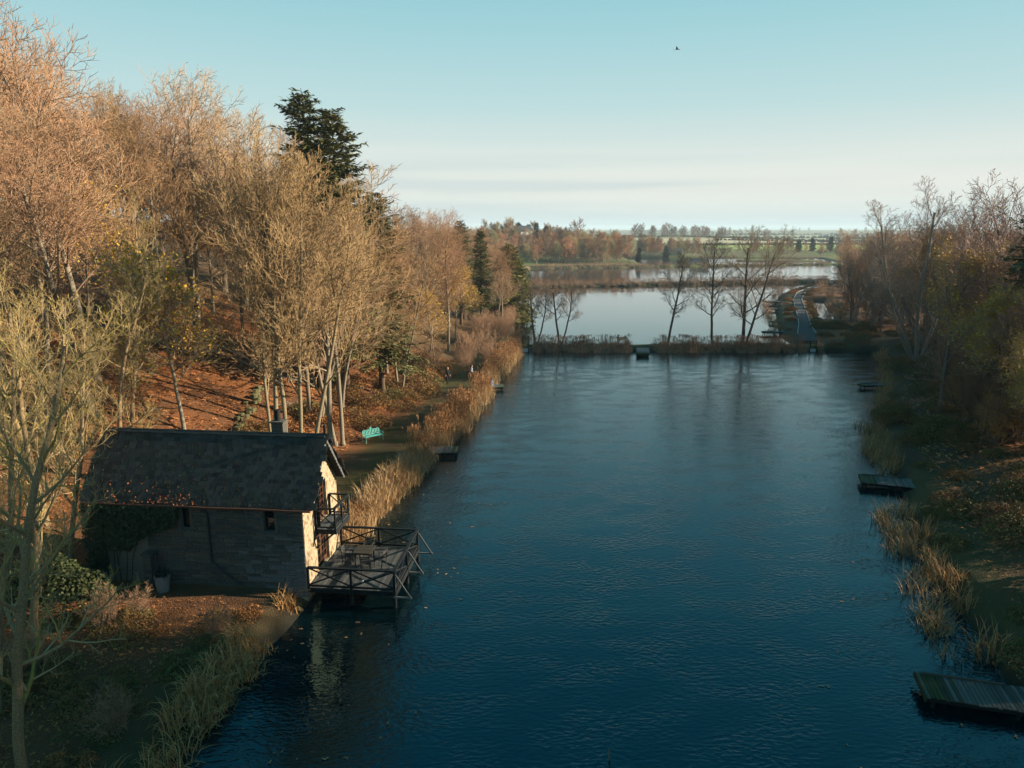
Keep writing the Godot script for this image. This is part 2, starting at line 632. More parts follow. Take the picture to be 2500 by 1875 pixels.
func person(label: String, at: Vector3, turn: float, coat: Color, legs: Color, hair: Color, pose: String) -> void:
	var o := thing("person", label, "person", at, turn)
	var skin := Color(0.42, 0.25, 0.18)
	clear()
	var hip := Vector3(0, 0.92, 0)
	var knees := [Vector3(-0.10, 0.50, 0.03), Vector3(0.11, 0.50, 0.05)]
	var feet := [Vector3(-0.11, 0.07, -0.02), Vector3(0.13, 0.07, 0.0)]
	if pose == "walk":
		knees = [Vector3(-0.10, 0.50, 0.14), Vector3(0.10, 0.49, -0.03)]
		feet = [Vector3(-0.10, 0.07, 0.22), Vector3(0.10, 0.10, -0.26)]
	if pose == "sit":
		hip = Vector3(0, 0.45, 0)
		knees = [Vector3(-0.12, 0.50, 0.42), Vector3(0.12, 0.50, 0.42)]
		feet = [Vector3(-0.12, 0.07, 0.46), Vector3(0.12, 0.07, 0.46)]
	var chest := hip + Vector3(0, 0.42, 0.02)
	var neck := hip + Vector3(0, 0.57, 0.02)
	var head := hip + Vector3(0, 0.73, 0.05)
	var bones := [
		[hip, hip + Vector3(0, 0.2, 0), 0.15, 0.135, coat], [hip + Vector3(-0.06, 0.2, 0), chest + Vector3(-0.07, 0, 0), 0.11, 0.13, coat], [hip + Vector3(0.06, 0.2, 0), chest + Vector3(0.07, 0, 0), 0.11, 0.13, coat],
		[chest + Vector3(-0.17, 0.08, 0), chest + Vector3(0.17, 0.08, 0), 0.075, 0.075, coat], [neck, head, 0.055, 0.05, skin],
		[head + Vector3(0, 0.03, -0.01), head + Vector3(0, -0.06, 0.03), 0.098, 0.065, skin], [head + Vector3(0, 0.07, -0.03), head + Vector3(0, -0.02, -0.055), 0.098, 0.085, hair], [head + Vector3(0, -0.01, 0.085), head + Vector3(0, -0.03, 0.11), 0.014, 0.02, skin],
	]
	for s in 2:
		var sx := -1.0 if s == 0 else 1.0
		var sh := chest + Vector3(sx * 0.2, 0.08, 0)
		var el := sh + Vector3(sx * 0.07, -0.27, -0.05)
		var wr := el + Vector3(-sx * 0.02, -0.2, 0.13)
		if pose == "sit" or (pose == "work" and s == 0):
			wr = el + Vector3(-sx * 0.06, -0.06, 0.23)
		var hd := (wr - el).normalized()
		bones.append([sh, el, 0.068, 0.055, coat])
		bones.append([el, wr, 0.052, 0.04, coat])
		bones.append([wr, wr + hd * 0.09, 0.034, 0.04, skin])
		bones.append([head + Vector3(sx * 0.095, 0, 0), head + Vector3(sx * 0.1, -0.02, -0.01), 0.018, 0.014, skin])
		bones.append([hip + Vector3(sx * 0.09, 0, 0), knees[s], 0.098, 0.068, legs])
		bones.append([knees[s], feet[s], 0.066, 0.045, legs])
		bones.append([feet[s] + Vector3(0, -0.02, -0.03), feet[s] + Vector3(0, -0.03, 0.16), 0.048, 0.04, Color(0.02, 0.018, 0.015)])
		hand(wr + hd * 0.11, hd, Vector3(-sx, 0, 0), skin)
	for e in [-1.0, 1.0]:
		bx(head + Vector3(e * 0.036, 0.012, 0.082), Vector3(0.022, 0.012, 0.012), Color(0.03, 0.02, 0.02))
	bx(head + Vector3(0, -0.068, 0.083), Vector3(0.05, 0.01, 0.01), Color(0.25, 0.1, 0.08))
	body_mesh(bones, 0.026, Vector3(-0.45, -0.05, -0.5), Vector3(0.45, 1.95, 0.75))
	part(o, "body", commit(), M.cloth)

# ---------------------------------------------------------------- sky
func sky_image() -> Image:
	var W := 2048
	var im := Image.create(W, 1024, false, Image.FORMAT_RGBF)
	var el := [-90.0, 0.0, 1.2, 3.0, 5.5, 9.0, 13.0, 17.0, 25.0, 40.0, 90.0]
	var cs := [Vector3(0.20, 0.22, 0.20), Vector3(0.50, 0.62, 0.65), Vector3(0.59, 0.66, 0.64), Vector3(0.65, 0.675, 0.63), Vector3(0.59, 0.66, 0.63), Vector3(0.43, 0.60, 0.61), Vector3(0.33, 0.55, 0.59), Vector3(0.25, 0.50, 0.56), Vector3(0.12, 0.48, 0.64), Vector3(0.035, 0.31, 0.48), Vector3(0.02, 0.17, 0.30)]
	var f := FastNoiseLite.new()
	f.seed = 11
	f.frequency = 0.011
	f.fractal_octaves = 4
	for y in 1024:
		var e := 90.0 - (y + 0.5) / 1024.0 * 180.0
		var k := 0
		while k < el.size() - 2 and e > el[k + 1]:
			k += 1
		var base: Vector3 = cs[k].lerp(cs[k + 1], clampf((e - el[k]) / (el[k + 1] - el[k]), 0.0, 1.0))
		if e < 0.0:
			base = cs[0]
		if e < 0.0 or e > 40.0:
			im.fill_rect(Rect2i(0, y, W, 1), Color(base.x, base.y, base.z))
			continue
		for x in W:
			var az := (x + 0.5) / W * 360.0 - 180.0
			var c := base
			# paler air towards the sun's side
			var g := 0.5 + 0.5 * cos(deg_to_rad(az - 80.0))
			c = c.lerp(Vector3(0.74, 0.73, 0.67), 0.16 * g * g * exp(-e / 9.0))
			# low layers of thin grey cloud and brighter gaps between them
			if e < 14.0:
				var a := deg_to_rad(az)
				var n := f.get_noise_3d(cos(a) * 95.0, e * 46.0, sin(a) * 95.0)
				var band := exp(-pow((e - 3.0) / 2.6, 2.0))
				var d := smoothstep(0.02, 0.34, n) * band
				# one longer streak over the end of the wood
				var st := 4.75 + 0.035 * (az + 2.0) + 0.25 * n
				d = maxf(d, 0.9 * exp(-pow((e - st) / 0.33, 2.0)) * exp(-pow((az + 1.5) / 8.5, 4.0)) * (0.7 + n))
				c = c.lerp(Vector3(0.43, 0.54, 0.56), 0.45 * clampf(d, 0.0, 1.0))
				c = c.lerp(Vector3(0.72, 0.73, 0.68), 0.35 * smoothstep(0.0, 0.4, -n) * band)
			im.set_pixel(x, y, Color(c.x, c.y, c.z))
	return im

func make_materials() -> void:
	var speck := noise_tex(512, 0.12, 4, [[0.0, 0.35, 0.55, 0.75, 1.0], [grey(0.35), grey(0.6), grey(0.82), grey(1.0), grey(1.0)]], 3)
	var blot := noise_tex(512, 0.02, 5, [[0.0, 0.4, 0.6, 1.0], [grey(0.55), grey(0.8), grey(0.95), grey(1.0)]], 5)
	var rough_h := noise_tex(512, 0.06, 5, [], 7)
	var fine_h := noise_tex(512, 0.16, 4, [], 8)
	var stain := noise_tex(512, 0.011, 5, [[0.0, 0.30, 0.42, 0.5, 0.62, 1.0], [Color(0.55, 0.46, 0.36), Color(0.74, 0.65, 0.53), Color(0.90, 0.84, 0.74), Color(0.97, 0.93, 0.85), Color(0.95, 0.88, 0.76), Color(0.80, 0.69, 0.54)]], 21)
	var salt := noise_tex(512, 0.05, 5, [[0.0, 0.50, 0.57, 0.64, 1.0], [Color(0.50, 0.48, 0.45), Color(0.56, 0.55, 0.53), Color(0.74, 0.76, 0.78), Color(0.97, 0.98, 1.0), Color(1, 1, 1)]], 23)
	var grain := noise_tex(512, 0.03, 5, [[0.0, 0.45, 0.7, 1.0], [grey(0.6), grey(0.85), grey(1.0), grey(0.9)]], 25)
	mat("ground", Color.WHITE, 0.95, true, speck, 0.33, rough_h, 4.0)
	mat("bark", Color.WHITE, 0.9, true, grain, 0.8, fine_h, 2.0)
	mat("twig", Color.WHITE, 0.85)
	mat("leaf", Color.WHITE, 0.7)
	M.leaf.backlight_enabled = true
	M.leaf.backlight = Color(0.3, 0.3, 0.3)
	mat("needles", Color.WHITE, 0.75)
	M.needles.backlight_enabled = true
	M.needles.backlight = Color(0.15, 0.15, 0.15)
	mat("reed", Color.WHITE, 0.75)
	M.reed.backlight_enabled = true
	M.reed.backlight = Color(0.3, 0.3, 0.3)
	mat("cloth", Color.WHITE, 0.9)
	for k in 6:
		var tone: Array = [[0.115, 0.104, 0.088], [0.095, 0.091, 0.083], [0.135, 0.122, 0.10], [0.08, 0.08, 0.077], [0.11, 0.09, 0.076], [0.10, 0.104, 0.097]][k]
		mat("stone%d" % k, lin(tone[0], tone[1], tone[2]), 0.92, false, blot, 1.3, fine_h, 1.6)
	mat("moss_stone", lin(0.13, 0.12, 0.055), 0.95, false, blot, 1.3, fine_h, 1.6)
	mat("salt", lin(0.24, 0.25, 0.26), 0.92, false, salt, 0.9, fine_h, 1.2)
	mat("mortar", lin(0.185, 0.17, 0.145), 0.95, false, blot, 1.7, fine_h, 1.0)
	mat("render_wall", lin(0.35, 0.325, 0.29), 0.92, false, stain, 0.35, fine_h, 0.6)
	mat("slate", Color.WHITE, 0.7, true)
	mat("timber_black", lin(0.013, 0.016, 0.018), 0.6, false, grain, 2.2, fine_h, 0.6)
	mat("timber_grey", Color.WHITE, 0.8, true, grain, 1.6, fine_h, 0.8)
	mat("door_wood", lin(0.10, 0.045, 0.025), 0.55, false, grain, 2.0)
	mat("metal_dark", lin(0.03, 0.032, 0.035), 0.45, false)
	mat("rust", lin(0.13, 0.055, 0.035), 0.7, false, blot, 2.0)
	mat("white_paint", Color(0.8, 0.81, 0.8), 0.6, true)
	mat("turquoise", lin(0.13, 0.52, 0.47), 0.6, false, blot, 3.0)
	mat("brass", lin(0.5, 0.3, 0.09), 0.35, false)
	M.brass.metallic = 0.9
	mat("sack", lin(0.22, 0.23, 0.23), 0.7, false, blot, 2.5, fine_h, 1.0)
	mat("blue_plastic", lin(0.04, 0.25, 0.5), 0.4, false)
	mat("track", lin(0.085, 0.09, 0.095), 0.95, false, speck, 0.4, rough_h, 3.0)
	mat("field", Color.WHITE, 0.95, true, blot, 0.02)
	var glass := mat("glass", Color(0.05, 0.06, 0.07, 0.35), 0.05, false)
	glass.transparency = BaseMaterial3D.TRANSPARENCY_ALPHA
	glass.metallic_specular = 0.5
	# water: turbid, smooth, with wind ripples whose crests run across the pond and calmer patches between
	var fine := FastNoiseLite.new()
	fine.seed = 31
	fine.frequency = 0.045
	fine.fractal_octaves = 3
	fine.fractal_gain = 0.5
	fine.domain_warp_enabled = true
	fine.domain_warp_amplitude = 22.0
	fine.domain_warp_frequency = 0.012
	var calm := FastNoiseLite.new()
	calm.seed = 33
	calm.frequency = 0.0045
	calm.fractal_octaves = 3
	var S := 2048
	var a := fine.get_seamless_image(S, S).get_data()
	var b := calm.get_seamless_image(S, S).get_data()
	var h := PackedFloat32Array()
	h.resize(S * S)
	for k in S * S:
		var m := clampf((b[k] - 70) / 110.0, 0.0, 1.0)
		h[k] = 0.5 + (a[k] / 255.0 - 0.5) * (0.30 + 0.70 * m)
	var rip := ImageTexture.create_from_image(Image.create_from_data(S, S, false, Image.FORMAT_RF, h.to_byte_array()))
	for k in 3:
		var w := mat("water%d" % k, lin(0.010, 0.046, 0.056), [0.05, 0.02, 0.08][k], false)
		w.metallic = 0.85
		w.metallic_specular = 0.42
		w.heightmap_enabled = true
		w.heightmap_texture = rip
		w.heightmap_scale = [2.3, 0.18, 0.3][k]
		w.uv1_triplanar = true
		w.uv1_world_triplanar = true
		w.uv1_scale = Vector3(1.0 / 38.0, 0.05, 1.0 / 19.0)

# ---------------------------------------------------------------- ground and water
func spread(a: float, b: float, step: float, grow_by := 1.0) -> PackedFloat32Array:
	var out := PackedFloat32Array()
	var x := a
	var s := step * signf(b - a)
	while (b - x) * signf(b - a) > 0.0:
		out.append(x)
		x += s
		s *= grow_by
	return out

func ground_color(x: float, z: float, h: float) -> Color:
	var n := noise.get_noise_2d(x * 6.0, z * 6.0)
	var n2 := noise.get_noise_2d(x * 2.0 + 300.0, z * 2.0)
	var mud := Color(0.035, 0.028, 0.02)
	var litter := Color(0.33, 0.13, 0.046)
	var litter2 := Color(0.19, 0.085, 0.038)
	var grass := Color(0.085, 0.095, 0.022)
	var brown := Color(0.13, 0.085, 0.038)
	var c := brown
	if h < 0.15:
		return mud
	var s := along(SHORE_L, z) - x
	var r := x - along(SHORE_R, z)
	var n3 := noise.get_noise_2d(x * 25.0, z * 25.0 + 90.0)
	var soil := Color(0.10, 0.06, 0.035)
	var leafy := litter.lerp(litter2, smoothstep(-0.25, 0.3, n2 + n3 * 0.6)).lerp(soil, smoothstep(0.08, 0.38, n + n3 * 0.5) * 0.75)
	var rough := brown.lerp(soil, smoothstep(-0.2, 0.25, n3)).lerp(grass, smoothstep(0.1, 0.45, n2 + n3 * 0.5) * 0.4)
	if s > 0.0 and z > -330.0:
		if z > -36.5:
			c = rough.lerp(leafy, smoothstep(1.0, 3.5, s + n * 4.0))
		else:
			c = leafy.lerp(brown, smoothstep(-70.0, -85.0, z) * 0.8)
			c = c.lerp(grass.lerp(brown, smoothstep(0.0, 0.4, n3)), (1.0 - smoothstep(4.6, 6.4, s + n * 2.0)) * 0.95)
			c = c.lerp(soil, (1.0 - smoothstep(0.3, 0.8, absf(s - 4.2 + n2))) * 0.6)
			c = c.lerp(brown, 1.0 - smoothstep(0.6, 1.8, s + n))
			c = c.lerp(rough, smoothstep(-0.15, 0.35, -n2) * smoothstep(-36.0, -48.0, z) * (1.0 - smoothstep(10.0, 14.0, s)) * 0.6)
	elif r > 0.0 and z > -240.0:
		c = rough.lerp(leafy, smoothstep(3.0, 7.0, r + n * 4.0) * 0.8)
	else:
		c = grass.lerp(brown, smoothstep(-0.2, 0.4, n))
	if z < -300.0:
		c = Color(0.17, 0.19, 0.05).lerp(Color(0.20, 0.15, 0.07), smoothstep(-0.2, 0.3, n2))
	return c * (1.0 + n * 0.35)

func make_ground() -> void:
	var xs := PackedFloat32Array()
	for q in spread(-45.0, -5000.0, 4.0, 1.22):
		xs.insert(0, q)
	xs.append_array(spread(-44.0, 60.0, 0.9))
	xs.append_array(spread(60.5, 215.0, 2.6))
	xs.append_array(spread(216.0, 6000.0, 5.0, 1.22))
	var zs := PackedFloat32Array()
	for q in spread(12.0, 600.0, 3.0, 1.4):
		zs.insert(0, q)
	zs.append_array(spread(11.0, -112.0, 0.9))
	zs.append_array(spread(-112.5, -250.0, 1.7))
	zs.append_array(spread(-251.0, -450.0, 3.0))
	zs.append_array(spread(-454.0, -9000.0, 8.0, 1.12))
	clear()
	var nx := xs.size()
	for z in zs:
		for x in xs:
			var h := hgt(x, z)
			V.append(Vector3(x, h, z))
			N.append(Vector3.UP)
			C.append(ground_color(x, z, h))
	for j in zs.size():
		for i in nx:
			var k := j * nx + i
			var dx := V[j * nx + mini(i + 1, nx - 1)] - V[j * nx + maxi(i - 1, 0)]
			var dz := V[mini(j + 1, zs.size() - 1) * nx + i] - V[maxi(j - 1, 0) * nx + i]
			var n := dx.cross(dz).normalized()
			N[k] = n if n.y > 0.0 else -n
	for j in zs.size() - 1:
		for i in nx - 1:
			var k := j * nx + i
			I.append(k); I.append(k + nx + 1); I.append(k + 1)
			I.append(k); I.append(k + nx); I.append(k + nx + 1)
	# rows run towards -z, so a clockwise face seen from above is k, k+nx.., turned where needed
	if (V[I[2]] - V[I[0]]).cross(V[I[1]] - V[I[0]]).y < 0.0:
		for f in range(0, I.size(), 3):
			var q := I[f + 1]
			I[f + 1] = I[f + 2]
			I[f + 2] = q
	structure("ground", commit(), M.ground, "banks, dams and leafy hillside round the ponds")

func sheet(n: String, poly: PackedVector2Array, y: float, m: Material, label: String) -> void:
	clear()
	var idx := Geometry2D.triangulate_polygon(poly)
	for f in range(0, idx.size(), 3):
		tri(Vector3(poly[idx[f]].x, y, poly[idx[f]].y), Vector3(poly[idx[f + 1]].x, y, poly[idx[f + 1]].y), Vector3(poly[idx[f + 2]].x, y, poly[idx[f + 2]].y), Vector3.UP, Color.WHITE)
	structure(n, commit(), m, label)

func make_water() -> void:
	sheet("near_pond", PackedVector2Array([Vector2(-18, 34), Vector2(20, 34), Vector2(56, -102), Vector2(-4, -102), Vector2(-13, -26)]), 0.0, M.water0, "dark rippled water of the near pond")
	sheet("second_pond", PackedVector2Array([Vector2(-3, -101.5), Vector2(47, -101.5), Vector2(62, -126), Vector2(84, -170), Vector2(98, -233), Vector2(-3, -213)]), 0.004, M.water1, "pale smooth water of the second pond behind the dam")
	sheet("third_pond", PackedVector2Array([Vector2(0, -212.5), Vector2(110, -236), Vector2(160, -355), Vector2(4, -314)]), 0.0, M.water2, "pale smooth water of the third pond")
	sheet("fourth_pond", PackedVector2Array([Vector2(56, -328), Vector2(188, -362), Vector2(190, -436), Vector2(60, -436)]), 0.004, M.water2, "pale water of the farthest pond")
	# the gravel track along the causeway, with its pale edging logs
	clear()
	var pl := PackedVector3Array()
	var pr := PackedVector3Array()
	var z := -104.0
	while z > -234.0:
		var x := along(PATH, z)
		var w := lerpf(1.6, 1.0, smoothstep(-106.0, -125.0, z))
		var y := maxf(hgt(x - w, z), maxf(hgt(x, z), hgt(x + w, z))) + 0.03
		pl.append(Vector3(x - w, y, z))
		pr.append(Vector3(x + w, y, z))
		z -= 2.0
	for k in pl.size() - 1:
		quad(pl[k], pr[k], pr[k + 1], pl[k + 1], Vector3.UP, Color.WHITE)
	structure("track", commit(), M.track, "grey gravel track along the causeway")
	for s in 2:
		var side: PackedVector3Array = [pl, pr][s]
		var o := thing("path_edging", ["pale timber edging on the left side of the gravel track", "pale timber edging on the right side of the gravel track"][s], "edging", side[3], 0.0, "track edgings")
		for k in range(3, side.size() - 12, 2):
			if rng.randf() < 0.12:
				continue
			clear()
			tube(PackedVector3Array([side[k] - side[3] + Vector3(0, 0.02, 0), side[k + 1] - side[3] + Vector3(0, 0.03, 0), side[k + 2] - side[3] + Vector3(0, 0.02, 0)]), 0.075, 0.07, 6, Color(0.34, 0.34, 0.32), true)
			part(o, "log", commit(), M.timber_grey)

# ---------------------------------------------------------------- the boathouse
const HL := 10.3   # length
const HW := 4.45   # gable width
const EAVE := 4.78
const RIDGE := 7.45

func stone_meshes() -> Array:
	var out := []
	for k in 6:
		rng.seed = 400 + k
		clear()
		# unit stone, x -0.5..0.5, y -0.5..0.5, z 0 (in the wall) .. 1 (face), with a dressed, uneven edge
		var f := []
		var g := []
		for q in 4:
			var sx: float = [-1.0, 1.0, 1.0, -1.0][q]
			var sy: float = [-1.0, -1.0, 1.0, 1.0][q]
			f.append(Vector3(sx * (0.5 - rf(0.0, 0.03)), sy * (0.5 - rf(0.0, 0.09)), 0.62))
			g.append(Vector3(f[q].x - sx * rf(0.03, 0.08), f[q].y - sy * rf(0.08, 0.17), 1.0 - rf(0.0, 0.22)))
		var nn: Vector3 = (g[1] - g[0]).cross(g[3] - g[0]).normalized()
		quad(g[0], g[1], g[2], g[3], nn if nn.z > 0 else -nn, Color.WHITE)
		for q in 4:
			var a: Vector3 = f[q]
			var b: Vector3 = f[(q + 1) % 4]
			var c: Vector3 = g[(q + 1) % 4]
			var d: Vector3 = g[q]
			var m := ((a + b) * 0.5) * Vector3(1, 1, 0)
			quad(a, b, c, d, (m.normalized() + Vector3(0, 0, 0.7)).normalized(), Color.WHITE)
			quad(a * Vector3(1, 1, 0), b * Vector3(1, 1, 0), b, a, m.normalized(), Color.WHITE)
		out.append(commit())
	return out

func lay_stones(parent: Node3D, x0: float, x1: float, y0: float, y1: float, holes: Array, meshes: Array, sd: int, turn: float, at: Vector3, salty := false) -> void:
	rng.seed = sd
	var y := y0
	while y < y1 - 0.06:
		var rh := minf(rf(0.15, 0.245), y1 - y)
		if y1 - y - rh < 0.1:
			rh = y1 - y
		var x := x0 + rf(-0.2, 0.0)
		while x < x1:
			var w := rf(0.32, 0.86)
			var a := maxf(x, x0)
			var b := minf(x + w, x1)
			if x1 - b < 0.2:
				b = x1
				w = x1 - x
			var pieces := [[a, b]]
			for h: Array in holes:
				if y + rh > h[2] + 0.02 and y < h[3] - 0.02:
					var next := []
					for p: Array in pieces:
						if p[1] <= h[0] or p[0] >= h[1]:
							next.append(p)
						else:
							if p[0] < h[0]:
								next.append([p[0], h[0]])
							if p[1] > h[1]:
								next.append([h[1], p[1]])
					pieces = next
			for p: Array in pieces:
				if p[1] - p[0] < 0.06:
					continue
				var split := rng.randf() < 0.16 and rh > 0.2
				for q in (2 if split else 1):
					var hh := rh * (0.5 if split else 1.0)
					var o := MeshInstance3D.new()
					o.name = "stone"
					o.mesh = meshes[rng.randi() % meshes.size()]
					var key := "stone%d" % (rng.randi() % 6)
					var mx: float = (p[0] + p[1]) * 0.5
					if salty and rng.randf() < clampf((mx + 3.4) / 2.6, 0.0, 1.0) * clampf((3.2 - y) / 1.6, 0.0, 0.95):
						key = "salt"
					o.material_override = M[key]
					var yy := y + hh * (q + 0.5)
					o.transform = Transform3D(Basis(Vector3.UP, turn), at) * Transform3D(Basis.from_scale(Vector3(p[1] - p[0] - 0.012, hh - 0.014, rf(0.03, 0.065))), Vector3(mx, yy, 0))
					parent.add_child(o, true)
			x += w
		y += rh

func slates(z0: float, z1: float, y0: float, y1: float, xa: float, xb: float, sd: int) -> void:
	rng.seed = sd
	var down := Vector3(0, y0 - y1, z0 - z1)
	var len := down.length()
	down = down.normalized()
	var rows := int(len / 0.21)
	var out := Vector3.LEFT.cross(down) if Vector3.LEFT.cross(down).y > 0 else Vector3.RIGHT.cross(down)
	for k in rows:
		var x := xa - rf(0.0, 0.14)
		while x < xb:
			var w := rf(0.29, 0.36)
			var p := Vector3(x + w * 0.5, y1, z1) + down * ((k + 1.0) * len / rows - 0.14) + out * (0.012 + rf(0.0, 0.005))
			var t := rf(0.6, 1.4)
			var b := Basis(Vector3.RIGHT, out, -down if Vector3.RIGHT.cross(out).dot(down) < 0 else down)
			b = Basis(out, rf(-0.008, 0.008)) * Basis(Vector3.RIGHT, rf(0.035, 0.048) * (1.0 if down.z > 0 else -1.0)) * b
			bx(p, Vector3(w - 0.012, 0.02, 0.33), Color(0.032, 0.031, 0.029) * t + Color(0.006, 0.004, 0.0) * rng.randf(), b)
			x += w
	return

func french_door(parent: Node3D, z0: float, z1: float, y0: float, y1: float) -> void:
	# in the gable plane x = 0, set back 0.16
	var d := Node3D.new()
	d.name = "french_door"
	parent.add_child(d, true)
	d.position = Vector3(-0.16, 0, 0)
	clear()
	var zc := (z0 + z1) * 0.5
	for s: Array in [[z0, zc - 0.01], [zc + 0.01, z1]]:
		var a: float = s[0]
		var b: float = s[1]
		bx(Vector3(0, (y0 + y1) * 0.5, a + 0.045), Vector3(0.05, y1 - y0, 0.09))
		bx(Vector3(0, (y0 + y1) * 0.5, b - 0.045), Vector3(0.05, y1 - y0, 0.09))
		bx(Vector3(0, y0 + 0.12, (a + b) * 0.5), Vector3(0.046, 0.24, b - a - 0.18))
		bx(Vector3(0, y1 - 0.05, (a + b) * 0.5), Vector3(0.046, 0.1, b - a - 0.18))
		bx(Vector3(0, (y0 + y1) * 0.5 + 0.07, (a + b) * 0.5), Vector3(0.03, y1 - y0 - 0.34, 0.03))
		for k in range(1, 5):
			bx(Vector3(0.002, y0 + 0.24 + (y1 - y0 - 0.34) * k / 5.0, (a + b) * 0.5), Vector3(0.03, 0.03, b - a - 0.18))
	part(d, "frame", commit(), M.door_wood)
	for s: Array in [[z0, zc - 0.01], [zc + 0.01, z1]]:
		clear()
		bx(Vector3(-0.008, (y0 + y1) * 0.5 + 0.07, (s[0] + s[1]) * 0.5), Vector3(0.006, y1 - y0 - 0.33, s[1] - s[0] - 0.17))
		part(d, "pane", commit(), M.glass)
	clear()
	rod(Vector3(0.03, y0 + 1.0, zc + 0.05), Vector3(0.03, y0 + 1.0, zc + 0.17), 0.014)
	part(d, "handle", commit(), M.brass)

func make_boathouse() -> Node3D:
	var H := thing("boathouse", "stone boathouse with dark slate roof, lit gable end and timber balcony over the water", "house", Vector3(-9.49, 0, -30.05), deg_to_rad(-5.67))
	var T := 0.45
	var w1 := [-1.86, -1.35, 3.45, EAVE]
	var w2 := [-5.85, -5.42, 3.43, EAVE]
	# front wall core with the two tall window openings under the eave
	clear()
	bx(Vector3(-HL * 0.5, 1.40, -T * 0.5), Vector3(HL - 2.0 * T, 4.06, T))
	var cuts := [-HL + T, w2[0], w2[1], w1[0], w1[1], -T]
	for k in [0, 2, 4]:
		bx(Vector3((cuts[k] + cuts[k + 1]) * 0.5, (3.43 + EAVE) * 0.5 - 0.01, -T * 0.5), Vector3(cuts[k + 1] - cuts[k], EAVE - 3.43 - 0.02, T))
	bx(Vector3((w1[0] + w1[1]) * 0.5, 3.44, -T * 0.5), Vector3(w1[1] - w1[0], 0.02, T))
	var wall := part(H, "front_wall", commit(), M.mortar)
	wall.set_meta("label", "shaded rubble stone wall with pale salt bloom towards the corner")
	var sm := stone_meshes()
	lay_stones(wall, -7.6, -0.004, 0.25, EAVE - 0.02, [[w1[0] - 0.16, w1[1] + 0.16, w1[2] - 0.14, 9.0], [w2[0] - 0.16, w2[1] + 0.16, w2[2] - 0.14, 9.0]], sm, 77, 0.0, Vector3.ZERO, true)
	# dressed margins round the windows
	for w: Array in [w1, w2]:
		for q: Array in [[w[0] - 0.08, 0.152, 3.45, EAVE - 0.03], [w[1] + 0.08, 0.152, 3.45, EAVE - 0.03]]:
			for k in 2:
				clear()
				var hh: float = (q[3] - q[2]) * 0.5
				bx(Vector3(q[0], q[2] + hh * (k + 0.5), 0.012), Vector3(q[1], hh - 0.012, 0.06))
				var o := part(wall, "stone", commit(), M["stone%d" % (2 if k == 0 else 0)])
				o.set_meta("label", "large dressed stone beside a window")
		clear()
		bx(Vector3((w[0] + w[1]) * 0.5, w[2] - 0.07, 0.02), Vector3(w[1] - w[0] + 0.3, 0.13, 0.09))
		part(wall, "sill", commit(), M.stone5)
		var win := Node3D.new()
		win.name = "window"
		H.add_child(win, true)
		clear()
		var xm: float = (w[0] + w[1]) * 0.5
		var ww: float = w[1] - w[0]
		for s in [-1.0, 1.0]:
			bx(Vector3(xm + s * (ww * 0.5 - 0.025), (w[2] + EAVE) * 0.5, -0.2), Vector3(0.05, EAVE - w[2] - 0.02, 0.06))
		bx(Vector3(xm, w[2] + 0.035, -0.2), Vector3(ww - 0.1, 0.05, 0.058))
		bx(Vector3(xm, w[2] + 0.62, -0.2), Vector3(ww - 0.1, 0.045, 0.058))
		part(win, "frame", commit(), M.timber_black)
		clear()
		bx(Vector3(xm, (w[2] + EAVE) * 0.5, -0.215), Vector3(ww - 0.09, EAVE - w[2] - 0.04, 0.006))
		part(win, "pane", commit(), M.glass)
	# gable wall in strips round the two doors
	var ridge_at := -HW * 0.5
	var top := func(z: float) -> float:
		return lerpf(RIDGE - 0.12, EAVE - 0.06, absf(z - ridge_at) / (HW * 0.5))
	clear()
	var da := -1.42
	var db := -2.98
	var ex := Vector3(0, 0, -1)
	prism(PackedVector2Array([Vector2(0.004, -0.6), Vector2(-da, -0.6), Vector2(-da, top.call(da)), Vector2(0.004, top.call(0.0))]), Vector3(-T, 0, 0), ex, Vector3.UP, T)
	prism(PackedVector2Array([Vector2(-db, -0.6), Vector2(HW, -0.6), Vector2(HW, top.call(-HW)), Vector2(-db, top.call(db))]), Vector3(-T, 0, 0), ex, Vector3.UP, T)
	prism(PackedVector2Array([Vector2(-da, -0.6), Vector2(-db, -0.6), Vector2(-db, 0.8), Vector2(-da, 0.8)]), Vector3(-T, 0, 0), ex, Vector3.UP, T)
	prism(PackedVector2Array([Vector2(-da, 2.86), Vector2(-db, 2.86), Vector2(-db, 3.12), Vector2(-da, 3.12)]), Vector3(-T, 0, 0), ex, Vector3.UP, T)
	prism(PackedVector2Array([Vector2(-da, 5.06), Vector2(-db, 5.06), Vector2(-db, top.call(db)), Vector2(-ridge_at, top.call(ridge_at)), Vector2(-da, top.call(da))]), Vector3(-T, 0, 0), ex, Vector3.UP, T)
	var gable := part(H, "gable_wall", commit(), M.render_wall)
	gable.set_meta("label", "sunlit cream gable wall with brown stains")
	# back wall, far gable, floors
	clear()
	bx(Vector3(-HL * 0.5, 2.06, -HW + T * 0.5), Vector3(HL - 2 * T, 5.3, T))
	prism(PackedVector2Array([Vector2(0.004, -0.6), Vector2(HW, -0.6), Vector2(HW, EAVE - 0.06), Vector2(HW * 0.5, RIDGE - 0.12), Vector2(0.004, EAVE - 0.06)]), Vector3(-HL, 0, 0), ex, Vector3.UP, T)
	bx(Vector3(-HL * 0.5, 2.99, -HW * 0.5), Vector3(HL - 2 * T, 0.2, HW - 2 * T))
	bx(Vector3(-HL * 0.5, 0.7, -HW * 0.5), Vector3(HL - 2 * T, 0.2, HW - 2 * T))
	part(H, "rear_walls", commit(), M.mortar)
	french_door(H, db, da, 0.82, 2.86)
	french_door(H, db, da, 3.14, 5.06)
	# a grey shutter folded back beside the upper door
	clear()
	bx(Vector3(0.03, 4.1, da - 0.02 - 0.02), Vector3(0.4, 1.9, 0.035))
